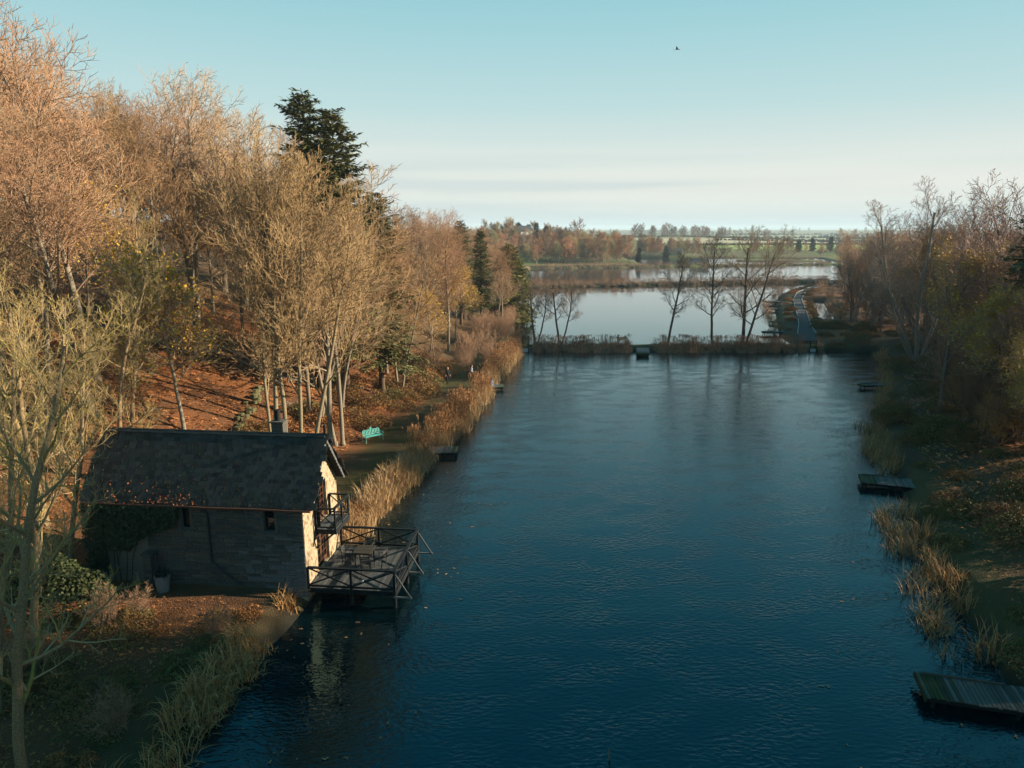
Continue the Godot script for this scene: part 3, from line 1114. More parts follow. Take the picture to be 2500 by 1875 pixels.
	part(H, "shutter", commit(), M.timber_black)
	# roof
	var R := Node3D.new()
	R.name = "roof"
	H.add_child(R)
	clear()
	var ov := 0.2
	var slope := (RIDGE - EAVE) / (HW * 0.5)
	var ye := EAVE - ov * slope * 0.55
	for s in 2:
		var ze := ov * 0.55 if s == 0 else -HW - ov * 0.55
		var a := Vector3(-HL - 0.35, ye - 0.05, ze)
		var b := Vector3(0.44, ye - 0.05, ze)
		var c := Vector3(0.44, RIDGE - 0.05, ridge_at)
		var d := Vector3(-HL - 0.35, RIDGE - 0.05, ridge_at)
		var nn := (b - a).cross(d - a).normalized()
		nn = nn if nn.y > 0 else -nn
		quad(a, b, c, d, nn, Color(0.03, 0.028, 0.026))
		quad(a - nn * 0.05, b - nn * 0.05, c - nn * 0.05, d - nn * 0.05, -nn, Color(0.03, 0.028, 0.026))
	part(R, "roof_boards", commit(), M.timber_grey)
	slates(ov * 0.55, ridge_at, ye, RIDGE, -HL - 0.4, 0.42, 51)
	var sl := part(R, "slates", commit(), M.slate)
	sl.set_meta("kind", "stuff")
	slates(-HW - ov * 0.55, ridge_at, ye, RIDGE, -HL - 0.4, 0.42, 52)
	var sl2 := part(R, "slates", commit(), M.slate)
	sl2.set_meta("kind", "stuff")
	# ridge tiles
	for k in 24:
		clear()
		var x0 := -HL - 0.38 + k * (HL + 0.82) / 24.0
		for s in 2:
			var sg := 1.0 if s == 0 else -1.0
			bx(Vector3(x0 + 0.22, RIDGE + 0.005 + rf(0, 0.012), ridge_at + sg * 0.075), Vector3((HL + 0.82) / 24.0 - 0.012, 0.03, 0.2), Color(0.03, 0.032, 0.033), Basis(Vector3.RIGHT, sg * 0.82))
		part(R, "ridge_tile", commit(), M.slate)
	# moss and wind-blown leaves caught on the slates, thickest near the eave
	rng.seed = 61
	clear()
	for k in 420:
		var f := pow(rng.randf(), 1.9)
		var p := Vector3(rf(-HL, 0.35), lerpf(ye, RIDGE, f) + 0.035, lerpf(ov * 0.55, ridge_at, f))
		var sz := rf(0.03, 0.07)
		var cc := Color(0.06, 0.06, 0.025).lerp(Color(0.11, 0.07, 0.035), rng.randf())
		bx(p, Vector3(sz * rf(0.6, 1.2), sz * 0.6, sz), cc, Basis(Vector3.RIGHT, 0.9 + rf(-0.3, 0.3)) * Basis(Vector3.UP, rf(0, 3)))
	var moss := part(R, "moss", commit(), M.ground)
	moss.set_meta("kind", "stuff")
	clear()
	for k in 150:
		var f := pow(rng.randf(), 3.0) * 0.28
		leaf(Vector3(rf(-9.6, -5.0 - 3.0 * f), lerpf(ye, RIDGE, f) + rf(0.03, 0.09), lerpf(ov * 0.55, ridge_at, f) + rf(0.0, 0.06)), rv().normalized(), (Vector3.UP + rv() * 0.6).normalized(), 0.1, 0.075, Color(0.26, 0.085, 0.035).lerp(Color(0.13, 0.045, 0.02), rng.randf()))
	var lv := part(R, "fallen_leaves", commit(), M.leaf)
	lv.set_meta("kind", "stuff")
	# scalloped barge boards at the gable end, finial
	for s in 2:
		clear()
		var za := ov * 0.62 if s == 0 else -HW - ov * 0.62
		var a := Vector3(0.45, RIDGE + 0.02, ridge_at)
		var b := Vector3(0.45, ye - 0.02, za)
		var dir := (b - a).normalized()
		var down := Vector3(0, 0, 1 if s == 0 else -1).cross(Vector3.RIGHT)
		var perp := dir.cross(Vector3.RIGHT)
		perp = perp if perp.y < 0 else -perp
		var l := a.distance_to(b)
		var poly := PackedVector2Array([Vector2(0, 0)])
		var nb := 13
		for k in nb:
			for q in 4:
				poly.append(Vector2(l * (k + q / 4.0) / nb, 0.13 + 0.06 * sin(PI * q / 4.0)))
		poly.append(Vector2(l, 0.13))
		poly.append(Vector2(l, 0))
		prism(poly, a, dir, perp, 0.035, Color(0.13, 0.135, 0.14))
		var bb := part(R, "barge_board", commit(), M.timber_grey)
		bb.set_meta("label", "weathered scalloped barge board")
	clear()
	bx(Vector3(0.40, RIDGE + 0.12, ridge_at), Vector3(0.09, 0.7, 0.09))
	tube(PackedVector3Array([Vector3(0.40, RIDGE + 0.47, ridge_at), Vector3(0.40, RIDGE + 0.62, ridge_at)]), 0.05, 0.008, 6, Color.WHITE, true)
	part(R, "finial", commit(), M.timber_black)
	# chimney behind the ridge
	var ch := Node3D.new()
	ch.name = "chimney"
	R.add_child(ch)
	clear()
	bx(Vector3(-2.15, 7.05, -2.95), Vector3(0.58, 1.6, 0.5))
	part(ch, "stack", commit(), M.stone0)
	clear()
	bx(Vector3(-2.15, 7.885, -2.95), Vector3(0.7, 0.07, 0.6))
	part(ch, "cap", commit(), M.stone2)
	clear()
	tube(PackedVector3Array([Vector3(-2.2, 7.9, -2.95), Vector3(-2.2, 8.05, -2.95), Vector3(-2.2, 8.42, -2.95), Vector3(-2.2, 8.46, -2.95)]), 0.15, 0.13, 12, Color.WHITE, true)
	tube(PackedVector3Array([Vector3(-2.2, 8.38, -2.95), Vector3(-2.2, 8.45, -2.95)]), 0.165, 0.165, 12, Color.WHITE, true)
	part(ch, "pot", commit(), M.timber_black)
	# gutter and downpipe
	clear()
	var gu := PackedVector3Array()
	for k in 12:
		gu.append(Vector3(lerpf(-HL - 0.3, 0.43, k / 11.0), ye - 0.07 + 0.012 * sin(k * 1.7), ov * 0.55 + 0.06))
	tube(gu, 0.055, 0.055, 7, Color.WHITE, true)
	part(H, "gutter", commit(), M.rust)
	clear()
	tube(PackedVector3Array([Vector3(-4.72, ye - 0.1, 0.22), Vector3(-4.7, ye - 0.2, 0.18), Vector3(-4.52, 4.28, 0.10), Vector3(-4.5, 4.1, 0.09), Vector3(-4.5, 2.0, 0.09), Vector3(-4.46, 1.85, 0.09), Vector3(-3.45, 0.93, 0.09), Vector3(-3.1, 0.8, 0.12)]), 0.05, 0.05, 8, Color.WHITE, true)
	part(H, "downpipe", commit(), M.metal_dark)
	# balcony
	var B := Node3D.new()
	B.name = "balcony"
	H.add_child(B)
	var z0 := -1.32
	var z1 := -3.22
	var bo := 1.0
	var fl := 3.08
	rng.seed = 5
	for k in 8:
		clear()
		bx(Vector3(0.06 + bo * (k + 0.5) / 8.0 - 0.05, fl - 0.015, (z0 + z1) * 0.5), Vector3(bo / 8.0 - 0.01, 0.03, z0 - z1), Color(0.10, 0.11, 0.115) * rf(0.8, 1.2))
		part(B, "board", commit(), M.timber_grey)
	clear()
	bx(Vector3(bo * 0.5, fl - 0.12, z0 + 0.03), Vector3(bo, 0.19, 0.06))
	bx(Vector3(bo * 0.5, fl - 0.12, z1 - 0.03), Vector3(bo, 0.19, 0.06))
	bx(Vector3(bo + 0.03, fl - 0.12, (z0 + z1) * 0.5), Vector3(0.06, 0.19, z0 - z1 + 0.12))
	part(B, "fascia", commit(), M.timber_black)
	clear()
	bar(Vector3(0.02, fl - 0.95, z0), Vector3(bo - 0.1, fl - 0.2, z0), 0.08, 0.08)
	bar(Vector3(0.02, fl - 0.95, z1), Vector3(bo - 0.1, fl - 0.2, z1), 0.08, 0.08)
	part(B, "bracket", commit(), M.timber_black)
	railing(B, [Vector3(0.06, fl, z0), Vector3(bo, fl, z0), Vector3(bo, fl, z1), Vector3(0.06, fl, z1)], [1, 2, 1], 1.05, 0.07)
	# wall lamp by the lower door
	var Lm := Node3D.new()
	Lm.name = "wall_lamp"
	H.add_child(Lm)
	clear()
	bx(Vector3(0.02, 2.62, -1.1), Vector3(0.03, 0.2, 0.1))
	tube(PackedVector3Array([Vector3(0.03, 2.65, -1.1), Vector3(0.16, 2.76, -1.1), Vector3(0.26, 2.7, -1.1), Vector3(0.28, 2.62, -1.1)]), 0.014, 0.012, 6)
	tube(PackedVector3Array([Vector3(0.28, 2.64, -1.1), Vector3(0.28, 2.52, -1.1)]), 0.03, 0.09, 8, Color.WHITE, true)
	part(Lm, "bracket", commit(), M.metal_dark)
	clear()
	tube(PackedVector3Array([Vector3(0.28, 2.52, -1.1), Vector3(0.28, 2.40, -1.1)]), 0.07, 0.045, 8, Color.WHITE, true)
	part(Lm, "lantern", commit(), M.brass)
	return H

# posts, top rail, bottom rail and a crossed pair of braces in every bay
func railing(parent: Node3D, pts: Array, bays: Array, h: float, w: float, down := 0.0) -> void:
	for e in pts.size() - 1:
		var a: Vector3 = pts[e]
		var b: Vector3 = pts[e + 1]
		var n: int = bays[e]
		for k in n + 1:
			if k == n and e < pts.size() - 2:
				continue
			var p := a.lerp(b, float(k) / n)
			clear()
			bx(p + Vector3(0, (h - down) * 0.5 - 0.02, 0), Vector3(w * 1.15, h + down + 0.02, w * 1.15))
			part(parent, "post", commit(), M.timber_black)
		clear()
		bar(a + Vector3(0, h, 0), b + Vector3(0, h, 0), w * 1.6, w * 0.8)
		part(parent, "top_rail", commit(), M.timber_black)
		clear()
		bar(a + Vector3(0, 0.1, 0), b + Vector3(0, 0.1, 0), w * 0.7, w)
		part(parent, "bottom_rail", commit(), M.timber_black)
		for k in n:
			var p := a.lerp(b, float(k) / n)
			var q := a.lerp(b, float(k + 1) / n)
			var off := (q - p).cross(Vector3.UP).normalized() * 0.014
			for s in 2:
				clear()
				bar((p if s == 0 else q) + Vector3(0, 0.13, 0) + off * (1 if s == 0 else -1), (q if s == 0 else p) + Vector3(0, h - 0.03, 0) + off * (1 if s == 0 else -1), 0.03, w * 0.75)
				part(parent, "brace", commit(), M.timber_black)

func make_deck() -> void:
	var D := thing("deck", "timber deck on posts over the water with crossed black railings beside the boathouse gable", "deck", Vector3(-9.49, 0, -30.05), deg_to_rad(-5.67))
	var y := 0.8
	rng.seed = 9
	# boards run parallel to the gable
	for k in 29:
		clear()
		var x := 0.06 + k * 0.1405
		bx(Vector3(x + 0.07, y - 0.016 + rf(-0.002, 0.002), -2.24 + 0.02 * k * 0.0), Vector3(0.128, 0.032, 4.62 + rf(-0.01, 0.01)), Color(0.085, 0.088, 0.085) * rf(0.65, 1.3))
		part(D, "board", commit(), M.timber_grey)
	for z in [0.02, -1.5, -3.0, -4.5]:
		clear()
		bx(Vector3(2.1, y - 0.14, z), Vector3(4.1, 0.2, 0.08))
		part(D, "joist", commit(), M.timber_black)
	clear()
	bx(Vector3(4.19, y - 0.14, -2.24), Vector3(0.06, 0.24, 4.66))
	part(D, "fascia", commit(), M.timber_black)
	var h := 1.0
	railing(D, [Vector3(0.08, y, 0.05), Vector3(4.15, y, 0.05), Vector3(4.15, y, -4.53), Vector3(0.08, y, -4.53)], [2, 2, 2], h, 0.09)
	# piles under the deck and raking struts outside the rail
	for p: Vector3 in [Vector3(2.1, 0, 0.05), Vector3(4.15, 0, 0.05), Vector3(4.15, 0, -2.24), Vector3(4.15, 0, -4.53), Vector3(2.1, 0, -4.53), Vector3(2.1, 0, -2.24)]:
		clear()
		rod(p + Vector3(0, -1.6, 0), p + Vector3(0, y - 0.04, 0), 0.085, 8)
		part(D, "pile", commit(), M.timber_black)
	for p: Vector3 in [Vector3(4.2, 0, 0.12), Vector3(4.2, 0, -2.3), Vector3(4.2, 0, -4.45)]:
		clear()
		bar(p + Vector3(0.02, y + 0.85, 0), p + Vector3(0.72, y - 0.28, 0), 0.05, 0.06, Color(0.10, 0.10, 0.10))
		part(D, "strut", commit(), M.timber_grey)
		clear()
		bar(p + Vector3(-0.1, y - 0.25, 0), p + Vector3(0.75, y - 0.25, 0), 0.06, 0.07, Color(0.18, 0.17, 0.16))
		part(D, "bearer", commit(), M.timber_grey)
	# furniture
	var basis := D.transform
	var t := thing("table", "square dark wooden table in the middle of the deck", "table", basis * Vector3(1.95, y, -2.55), deg_to_rad(-5.67))
	for k in 7:
		clear()
		bx(Vector3(0, 0.73, -0.45 + 0.9 * (k + 0.5) / 7.0), Vector3(0.9, 0.03, 0.118), Color(0.06, 0.05, 0.04) * rf(0.8, 1.2))
		part(t, "board", commit(), M.timber_grey)
	clear()
	bx(Vector3(0, 0.67, 0), Vector3(0.78, 0.08, 0.78), Color(0.04, 0.035, 0.03))
	part(t, "apron", commit(), M.timber_grey)
	for sx in [-1, 1]:
		for sz in [-1, 1]:
			clear()
			bx(Vector3(sx * 0.36, 0.32, sz * 0.36), Vector3(0.06, 0.64, 0.06), Color(0.045, 0.04, 0.035))
			part(t, "leg", commit(), M.timber_grey)
	var spots := [[Vector3(1.15, y, -2.45), -90.0, "dark slatted chair on the boathouse side of the deck table"], [Vector3(1.9, y, -3.35), 180.0, "dark slatted chair on the far side of the deck table"], [Vector3(2.25, y, -1.75), 12.0, "dark slatted chair on the near side of the deck table"], [Vector3(2.8, y, -2.3), 75.0, "dark slatted chair on the water side of the deck table"]]
	for s: Array in spots:
		var c := thing("deck_chair", s[2], "chair", basis * (s[0] as Vector3), deg_to_rad(float(s[1]) - 5.67), "chairs round the deck table")
		var cc := Color(0.05, 0.048, 0.045)
		for k in 5:
			clear()
			bx(Vector3(0, 0.43, -0.2 + 0.4 * (k + 0.5) / 5.0), Vector3(0.44, 0.022, 0.07), cc * rf(0.8, 1.3))
			part(c, "seat_slat", commit(), M.timber_grey)
		for k in 4:
			clear()
			bx(Vector3(0, 0.55 + k * 0.1, 0.215 + k * 0.022), Vector3(0.42, 0.06, 0.018), cc * rf(0.9, 1.6))
			part(c, "back_slat", commit(), M.timber_grey)
		for sx in [-1, 1]:
			clear()
			bar(Vector3(sx * 0.21, 0, 0.2), Vector3(sx * 0.21, 0.93, 0.29), 0.035, 0.035, cc)
			part(c, "leg", commit(), M.timber_grey)
			clear()
			bar(Vector3(sx * 0.21, 0, -0.19), Vector3(sx * 0.21, 0.64, -0.17), 0.035, 0.035, cc)
			part(c, "leg", commit(), M.timber_grey)
			clear()
			bar(Vector3(sx * 0.21, 0.65, -0.2), Vector3(sx * 0.21, 0.65, 0.24), 0.045, 0.025, cc)
			part(c, "arm", commit(), M.timber_grey)
	var lm := thing("candle_jar", "small white jar standing on the deck near the front rail", "jar", basis * Vector3(2.45, y, -0.55))
	clear()
	tube(PackedVector3Array([Vector3(0, 0, 0), Vector3(0, 0.13, 0), Vector3(0, 0.16, 0)]), 0.05, 0.04, 8, Color.WHITE, true)
	part(lm, "glass_jar", commit(), M.white_paint)
	clear()
	tube(PackedVector3Array([Vector3(0, 0.155, 0), Vector3(0, 0.185, 0)]), 0.045, 0.045, 8, Color.WHITE, true)
	part(lm, "lid", commit(), M.metal_dark)

# ---------------------------------------------------------------- smaller things
func jetty(label: String, at: Vector3, turn: float, length: float, width: float, y: float, group: String, mossy := 0.8, edge_end := true) -> Node3D:
	# runs from the water end (local x = 0) to the bank (local x = length)
	var o := thing("jetty", label, "jetty", at, turn, group)
	var n := int(length / 0.15)
	for k in n:
		clear()
		var f := (k + 0.5) / n
		var c := Color(0.13, 0.135, 0.135).lerp(Color(0.055, 0.07, 0.022), rf(0.6, 1.0) if f * length < mossy * rf(0.85, 1.25) else 0.3 * rng.randf()) * rf(0.6, 1.3)
		bx(Vector3(f * length, y + rf(-0.008, 0.008), rf(-0.03, 0.03)), Vector3(length / n - 0.02, 0.035, width + rf(-0.05, 0.05)), c, Basis(Vector3.UP, rf(-0.012, 0.012)))
		part(o, "plank", commit(), M.timber_grey)
	for s in [-1, 1]:
		clear()
		bx(Vector3(length * 0.5 + 0.01, y - 0.1, s * (width * 0.5 - 0.08)), Vector3(length - 0.04, 0.16, 0.07))
		part(o, "bearer", commit(), M.timber_black)
		for f in [0.04, 0.52]:
			clear()
			rod(Vector3(length * f + 0.05, -1.0, s * (width * 0.5 - 0.15)), Vector3(length * f + 0.05, y - 0.02, s * (width * 0.5 - 0.15)), 0.06, 7)
			part(o, "post", commit(), M.timber_black)
	if edge_end:
		clear()
		bx(Vector3(-0.02, y - 0.06, 0), Vector3(0.04, 0.22, width + 0.04), Color(0.05, 0.055, 0.025))
		part(o, "end_board", commit(), M.timber_grey)
		clear()
		bx(Vector3(length * 0.28, y + 0.06, -width * 0.5 + 0.05), Vector3(length * 0.5, 0.07, 0.06), Color(0.09, 0.095, 0.08))
		part(o, "kerb_rail", commit(), M.timber_grey)
	return o

func sluice(label: String, at: Vector3, turn: float, h: float) -> void:
	var o := thing("sluice_ladder", label, "sluice", at, turn, "sluices on the near dam")
	for s in [-1, 1]:
		clear()
		bx(Vector3(s * 0.42, h * 0.5 - 0.4, 0), Vector3(0.1, h + 0.8, 0.1))
		part(o, "post", commit(), M.timber_black)
	for k in 5:
		clear()
		bx(Vector3(0, h - 0.06 - k * 0.36, 0.01), Vector3(0.76, 0.07, 0.06))
		part(o, "rung", commit(), M.timber_black)
	clear()
	bx(Vector3(0, 0.1, 0.1), Vector3(0.74, 0.5, 0.05), Color(0.7, 0.74, 0.76))
	var g := part(o, "gate_board", commit(), M.white_paint)
	g.set_meta("label", "pale painted gate board low on the ladder")

func make_bench() -> void:
	var o := thing("bench", "turquoise metal garden bench with pointed back on the grassy left bank", "bench", gp(-11.0, -53.8), deg_to_rad(42))
	for k in 6:
		clear()
		bx(Vector3(0, 0.43, -0.2 + k * 0.075), Vector3(1.5, 0.02, 0.05))
		part(o, "seat_slat", commit(), M.turquoise)
	# back: a pierced panel with three points
	clear()
	var poly := PackedVector2Array([Vector2(-0.76, 0.0), Vector2(0.76, 0.0), Vector2(0.76, 0.32), Vector2(0.60, 0.42), Vector2(0.46, 0.34), Vector2(0.3, 0.40), Vector2(0.2, 0.34), Vector2(0.0, 0.58), Vector2(-0.2, 0.34), Vector2(-0.3, 0.40), Vector2(-0.46, 0.34), Vector2(-0.60, 0.42), Vector2(-0.76, 0.32)])
	for k in poly.size():
		var a := poly[k]
		var b := poly[(k + 1) % poly.size()]
		rod(Vector3(a.x, 0.5 + a.y, -0.27 - a.y * 0.2), Vector3(b.x, 0.5 + b.y, -0.27 - b.y * 0.2), 0.022, 5)
	part(o, "back_frame", commit(), M.turquoise)
	for k in 11:
		clear()
		var x := -0.68 + k * 0.136
		var top := 0.34 + 0.2 * maxf(0.0, 1.0 - absf(x) / 0.25)
		bar(Vector3(x, 0.5, -0.27), Vector3(x, 0.5 + top, -0.27 - top * 0.2), 0.055, 0.012)
		part(o, "back_bar", commit(), M.turquoise)
	for s in [-1, 1]:
		clear()
		var ring := PackedVector3Array()
		for q in 13:
			var a := TAU * q / 12.0
			ring.append(Vector3(s * 0.78, 0.56 + 0.13 * sin(a), 0.0 + 0.25 * cos(a)))
		tube(ring, 0.02, 0.02, 5)
		part(o, "arm", commit(), M.turquoise)
		for z in [-0.24, 0.22]:
			clear()
			rod(Vector3(s * 0.76, -0.08, z * 1.15), Vector3(s * 0.76, 0.48, z), 0.022, 5)
			part(o, "leg", commit(), M.turquoise)

func fence(n: String, label: String, pts: Array, rails: Array, h: float, gap: float) -> void:
	var at: Vector3 = pts[0]
	var o := thing(n, label, "fence", at)
	var tops := []
	for e in pts.size() - 1:
		var a: Vector3 = pts[e]
		var b: Vector3 = pts[e + 1]
		var k := maxi(1, int(round(Vector2(a.x - b.x, a.z - b.z).length() / gap)))
		for q in k + (1 if e == pts.size() - 2 else 0):
			var p := a.lerp(b, float(q) / k)
			tops.append(Vector3(p.x, hgt(p.x, p.z), p.z) - at)
	for p: Vector3 in tops:
		clear()
		bx(p + Vector3(0, h * 0.5 - 0.15, 0), Vector3(0.11, h + 0.3, 0.11), Color(0.26, 0.23, 0.19) * rf(0.8, 1.1))
		part(o, "post", commit(), M.timber_grey)
	for q in tops.size() - 1:
		for r: float in rails:
			clear()
			bar(tops[q] + Vector3(0.03, r, 0.07), tops[q + 1] + Vector3(0.03, r, 0.07), 0.05, 0.11, Color(0.34, 0.31, 0.26) * rf(0.8, 1.15))
			part(o, "rail", commit(), M.timber_grey)

func make_small_things() -> void:
	rng.seed = 15
	make_bench()
	jetty("small low fishing platform below the turquoise bench", Vector3(-4.2, 0, -52.3), PI, 2.4, 1.7, 0.36, "fishing jetties", 0.4, false)
	var j := jetty("fishing platform with a blue bucket on the left bank", Vector3(-0.9, 0, -74.8), PI, 2.9, 1.5, 0.42, "fishing jetties", 0.5, false)
	jetty("plank jetty with mossy end in the middle of the near dam", Vector3(17.75, 0, -94.6), deg_to_rad(80), 6.0, 1.75, 0.5, "fishing jetties", 1.3, true)
	jetty("narrow mossy jetty far down the right bank", Vector3(38.0, 0, -75.2), deg_to_rad(10), 4.6, 1.0, 0.42, "fishing jetties", 1.0, true)
	jetty("plank jetty halfway along the right bank with mossy end", Vector3(23.7, 0, -45.6), deg_to_rad(-19), 5.2, 1.75, 0.45, "fishing jetties", 0.7, true)
	jetty("large nearest jetty on the right bank with moss-green end", Vector3(15.2, 0, -23.3), deg_to_rad(-15), 5.6, 1.55, 0.45, "fishing jetties", 1.0, true)
	jetty("low yellowed platform on the second pond beside the causeway", Vector3(41.2, 0, -115.4), 0.0, 3.6, 1.1, 0.5, "fishing jetties", 2.0, true)
	jetty("square platform on the second pond with a low rail, farther up the causeway", Vector3(58.6, 0, -164.0), deg_to_rad(6), 4.6, 2.4, 0.6, "fishing jetties", 0.2, true)
	jetty("tiny platform between the two larger ones on the causeway side", Vector3(54.6, 0, -150.0), deg_to_rad(8), 3.0, 1.2, 0.5, "fishing jetties", 0.2, false)
	jetty("platform nearly hidden by russet bushes on the causeway side", Vector3(47.4, 0, -129.0), deg_to_rad(8), 3.2, 1.3, 0.5, "fishing jetties", 0.2, false)
	jetty("mossy stand on the pond side of the near dam", Vector3(16.6, 0, -106.4), deg_to_rad(-90), 2.6, 1.5, 0.95, "fishing jetties", 2.0, true)
	jetty("platform on the front of the second dam, left of the tall trees", Vector3(34.0, 0, -215.6), deg_to_rad(90), 2.4, 2.4, 0.5, "fishing jetties", 0.2, false)
	jetty("platform on the front of the second dam, behind the tall trees", Vector3(63.0, 0, -221.8), deg_to_rad(90), 2.4, 2.6, 0.5, "fishing jetties", 0.2, false)
	sluice("black ladder-like sluice frame at the left end of the near dam", Vector3(1.9, 0.2, -98.7), 0.0, 2.1)
	sluice("low sluice frame at the right end of the near dam", Vector3(42.6, 0.1, -98.9), 0.0, 1.5)
	var b := thing("bucket", "light blue bucket on the left bank fishing platform", "bucket", Vector3(-2.3, 0.44, -75.0))
	clear()
	tube(PackedVector3Array([Vector3(0, 0, 0), Vector3(0, 0.55, 0)]), 0.26, 0.33, 12, Color.WHITE, true)
	part(b, "pail", commit(), M.blue_plastic)
	clear()
	var arc := PackedVector3Array()
	for q in 9:
		arc.append(Vector3(0.33 * cos(PI * q / 8.0), 0.53 + 0.26 * sin(PI * q / 8.0), 0))
	tube(arc, 0.012, 0.012, 4)
	part(b, "handle", commit(), M.metal_dark)
	# planter bag by the wall
	var Hx := Transform3D(Basis(Vector3.UP, deg_to_rad(-5.67)), Vector3(-9.49, 0, -30.05))
	var pb := Hx * Vector3(-6.6, 0, 0.75)
	var bag := thing("planter_bag", "pale plastic planter bag of dead growth by the stone wall", "planter", gp(pb.x, pb.z))
	clear()
	var prof := [[0.0, 0.26], [0.3, 0.29], [0.62, 0.33], [0.78, 0.36], [0.8, 0.30]]
	for k in prof.size() - 1:
		for q in 14:
			var a0 := TAU * q / 14.0
			var a1 := TAU * (q + 1) / 14.0
			var w0: float = prof[k][1] * (1.0 + 0.06 * sin(a0 * 5.0 + k))
			var w1: float = prof[k][1] * (1.0 + 0.06 * sin(a1 * 5.0 + k))
			var u0: float = prof[k + 1][1] * (1.0 + 0.06 * sin(a0 * 5.0 + k + 1))
			var u1: float = prof[k + 1][1] * (1.0 + 0.06 * sin(a1 * 5.0 + k + 1))
			quad(Vector3(cos(a0) * w0, prof[k][0], sin(a0) * w0), Vector3(cos(a1) * w1, prof[k][0], sin(a1) * w1), Vector3(cos(a1) * u1, prof[k + 1][0], sin(a1) * u1), Vector3(cos(a0) * u0, prof[k + 1][0], sin(a0) * u0), Vector3(cos((a0 + a1) * 0.5), 0, sin((a0 + a1) * 0.5)), Color.WHITE)
	part(bag, "bag", commit(), M.sack)
	clear()
	for k in 120:
		leaf(Vector3(rf(-0.26, 0.26), rf(0.7, 1.0), rf(-0.26, 0.26)), rv().normalized(), Vector3.UP, 0.14, 0.08, Color(0.03, 0.025, 0.015) * rf(0.6, 1.4))
	part(bag, "dead_plant", commit(), M.leaf)
	# low stone pier with a dark pipe at the far end of the wall
	var pp := Hx * Vector3(-7.45, 0, 0.28)
	var pier := thing("stone_pier", "narrow stone buttress pier under the ivy at the wall", "pier", Vector3(pp.x, 0, pp.z), deg_to_rad(-5.67))
	clear()
	bx(Vector3(0, 1.15, -0.02), Vector3(0.38, 2.1, 0.44))
	part(pier, "core", commit(), M.mortar)
	lay_stones(pier, -0.2, 0.2, 0.15, 2.22, [], stone_meshes(), 78, 0.0, Vector3(0, 0, 0.2))
	clear()
	bx(Vector3(0.06, 2.26, 0), Vector3(0.62, 0.08, 0.54))
	part(pier, "cap_stone", commit(), M.stone3)
	clear()
	rod(Vector3(0.3, 0.2, 0.16), Vector3(0.3, 2.22, 0.16), 0.05, 8)
	part(pier, "pipe", commit(), M.metal_dark)
	# fences on the hillside
	rng.seed = 19
	fence("rail_fence", "weathered post and rail fence along the leafy hillside path", [Vector3(-33, 0, -57.5), Vector3(-29, 0, -59.0), Vector3(-25.3, 0, -60.5), Vector3(-21.5, 0, -59.5), Vector3(-17.5, 0, -61.0)], [0.45, 0.95], 1.1, 1.9)
	fence("stair_rail", "timber handrail climbing the slope behind the boathouse", [Vector3(-19.4, 0, -43.0), Vector3(-18.2, 0, -45.2), Vector3(-16.6, 0, -47.5), Vector3(-14.8, 0, -49.5)], [0.95], 1.0, 1.5)
	# mossy stone edging that climbs the slope
	var w := thing("stone_edging", "mossy rough stone edging climbing the leafy slope", "stone edging", gp(-20.6, -45.5))
	var sm := stone_meshes()
	for k in 26:
		var f := k / 25.0
		var x := lerpf(-20.8, -20.0, f) + 0.5 * sin(f * 5.0)
		var z := lerpf(-44.6, -57.0, f)
		clear()
		for q in (2 if k % 2 == 0 else 1):
			var o := MeshInstance3D.new()
			o.name = "stone"
			o.mesh = sm[rng.randi() % 6]
			o.material_override = M["moss_stone"]
			var s := Vector3(rf(0.35, 0.6), rf(0.25, 0.4), rf(0.35, 0.5))
			o.transform = Transform3D(Basis(Vector3.UP, PI * 0.5 + rf(-0.3, 0.3)) * Basis.from_scale(s), gp(x + rf(-0.4, 0.4), z + rf(-0.3, 0.3), -0.04 + q * 0.22) - w.position)
			w.add_child(o, true)
	# people
	person("person in a dark jacket walking on the grassy left bank path", gp(-7.0, -75.3), deg_to_rad(20), Color(0.018, 0.02, 0.025), Color(0.02, 0.02, 0.026), Color(0.30, 0.16, 0.07), "walk")
	person("person in a pale grey top among the reeds near the blue bucket", gp(-4.5, -76.8), deg_to_rad(100), Color(0.36, 0.36, 0.40), Color(0.08, 0.08, 0.1), Color(0.025, 0.02, 0.03), "work")
	person("person in dark clothes sitting far off on the left bank beyond the sluice ladder", gp(-1.6, -116.0), deg_to_rad(80), Color(0.02, 0.02, 0.024), Color(0.025, 0.025, 0.03), Color(0.03, 0.02, 0.015), "sit")
	# bird in flight
	var bird := thing("bird", "dark bird gliding high in the open sky", "bird", Vector3(23.8, 42.3, -110.0), deg_to_rad(70))
	clear()
	tube(PackedVector3Array([Vector3(0, 0, 0.3), Vector3(0, 0.03, 0.15), Vector3(0, 0.02, -0.05), Vector3(0, 0, -0.32)]), 0.055, 0.02, 8, Color(0.02, 0.02, 0.022), true)
	tube(PackedVector3Array([Vector3(0, 0.01, 0.28), Vector3(0, 0.015, 0.4), Vector3(0, 0, 0.47)]), 0.05, 0.008, 7, Color(0.02, 0.02, 0.022), true)
	part(bird, "body", commit(), M.cloth)
	for s in [-1, 1]:
		clear()
		prism(PackedVector2Array([Vector2(0, -0.13), Vector2(0, 0.12), Vector2(0.34, 0.16), Vector2(0.72, -0.04), Vector2(0.36, -0.08)]), Vector3(s * 0.03, 0.03, 0), Vector3(s * 0.9, 0.42, 0), Vector3(0, 0, 1), 0.012, Color(0.02, 0.02, 0.022))
		part(bird, "wing", commit(), M.cloth)
	clear()
	prism(PackedVector2Array([Vector2(-0.03, 0), Vector2(0.03, 0), Vector2(0.09, -0.2), Vector2(-0.09, -0.2)]), Vector3(0, 0, -0.28), Vector3(1, 0, 0), Vector3(0, 0, 1), 0.01, Color(0.02, 0.02, 0.022))
	part(bird, "tail", commit(), M.cloth)
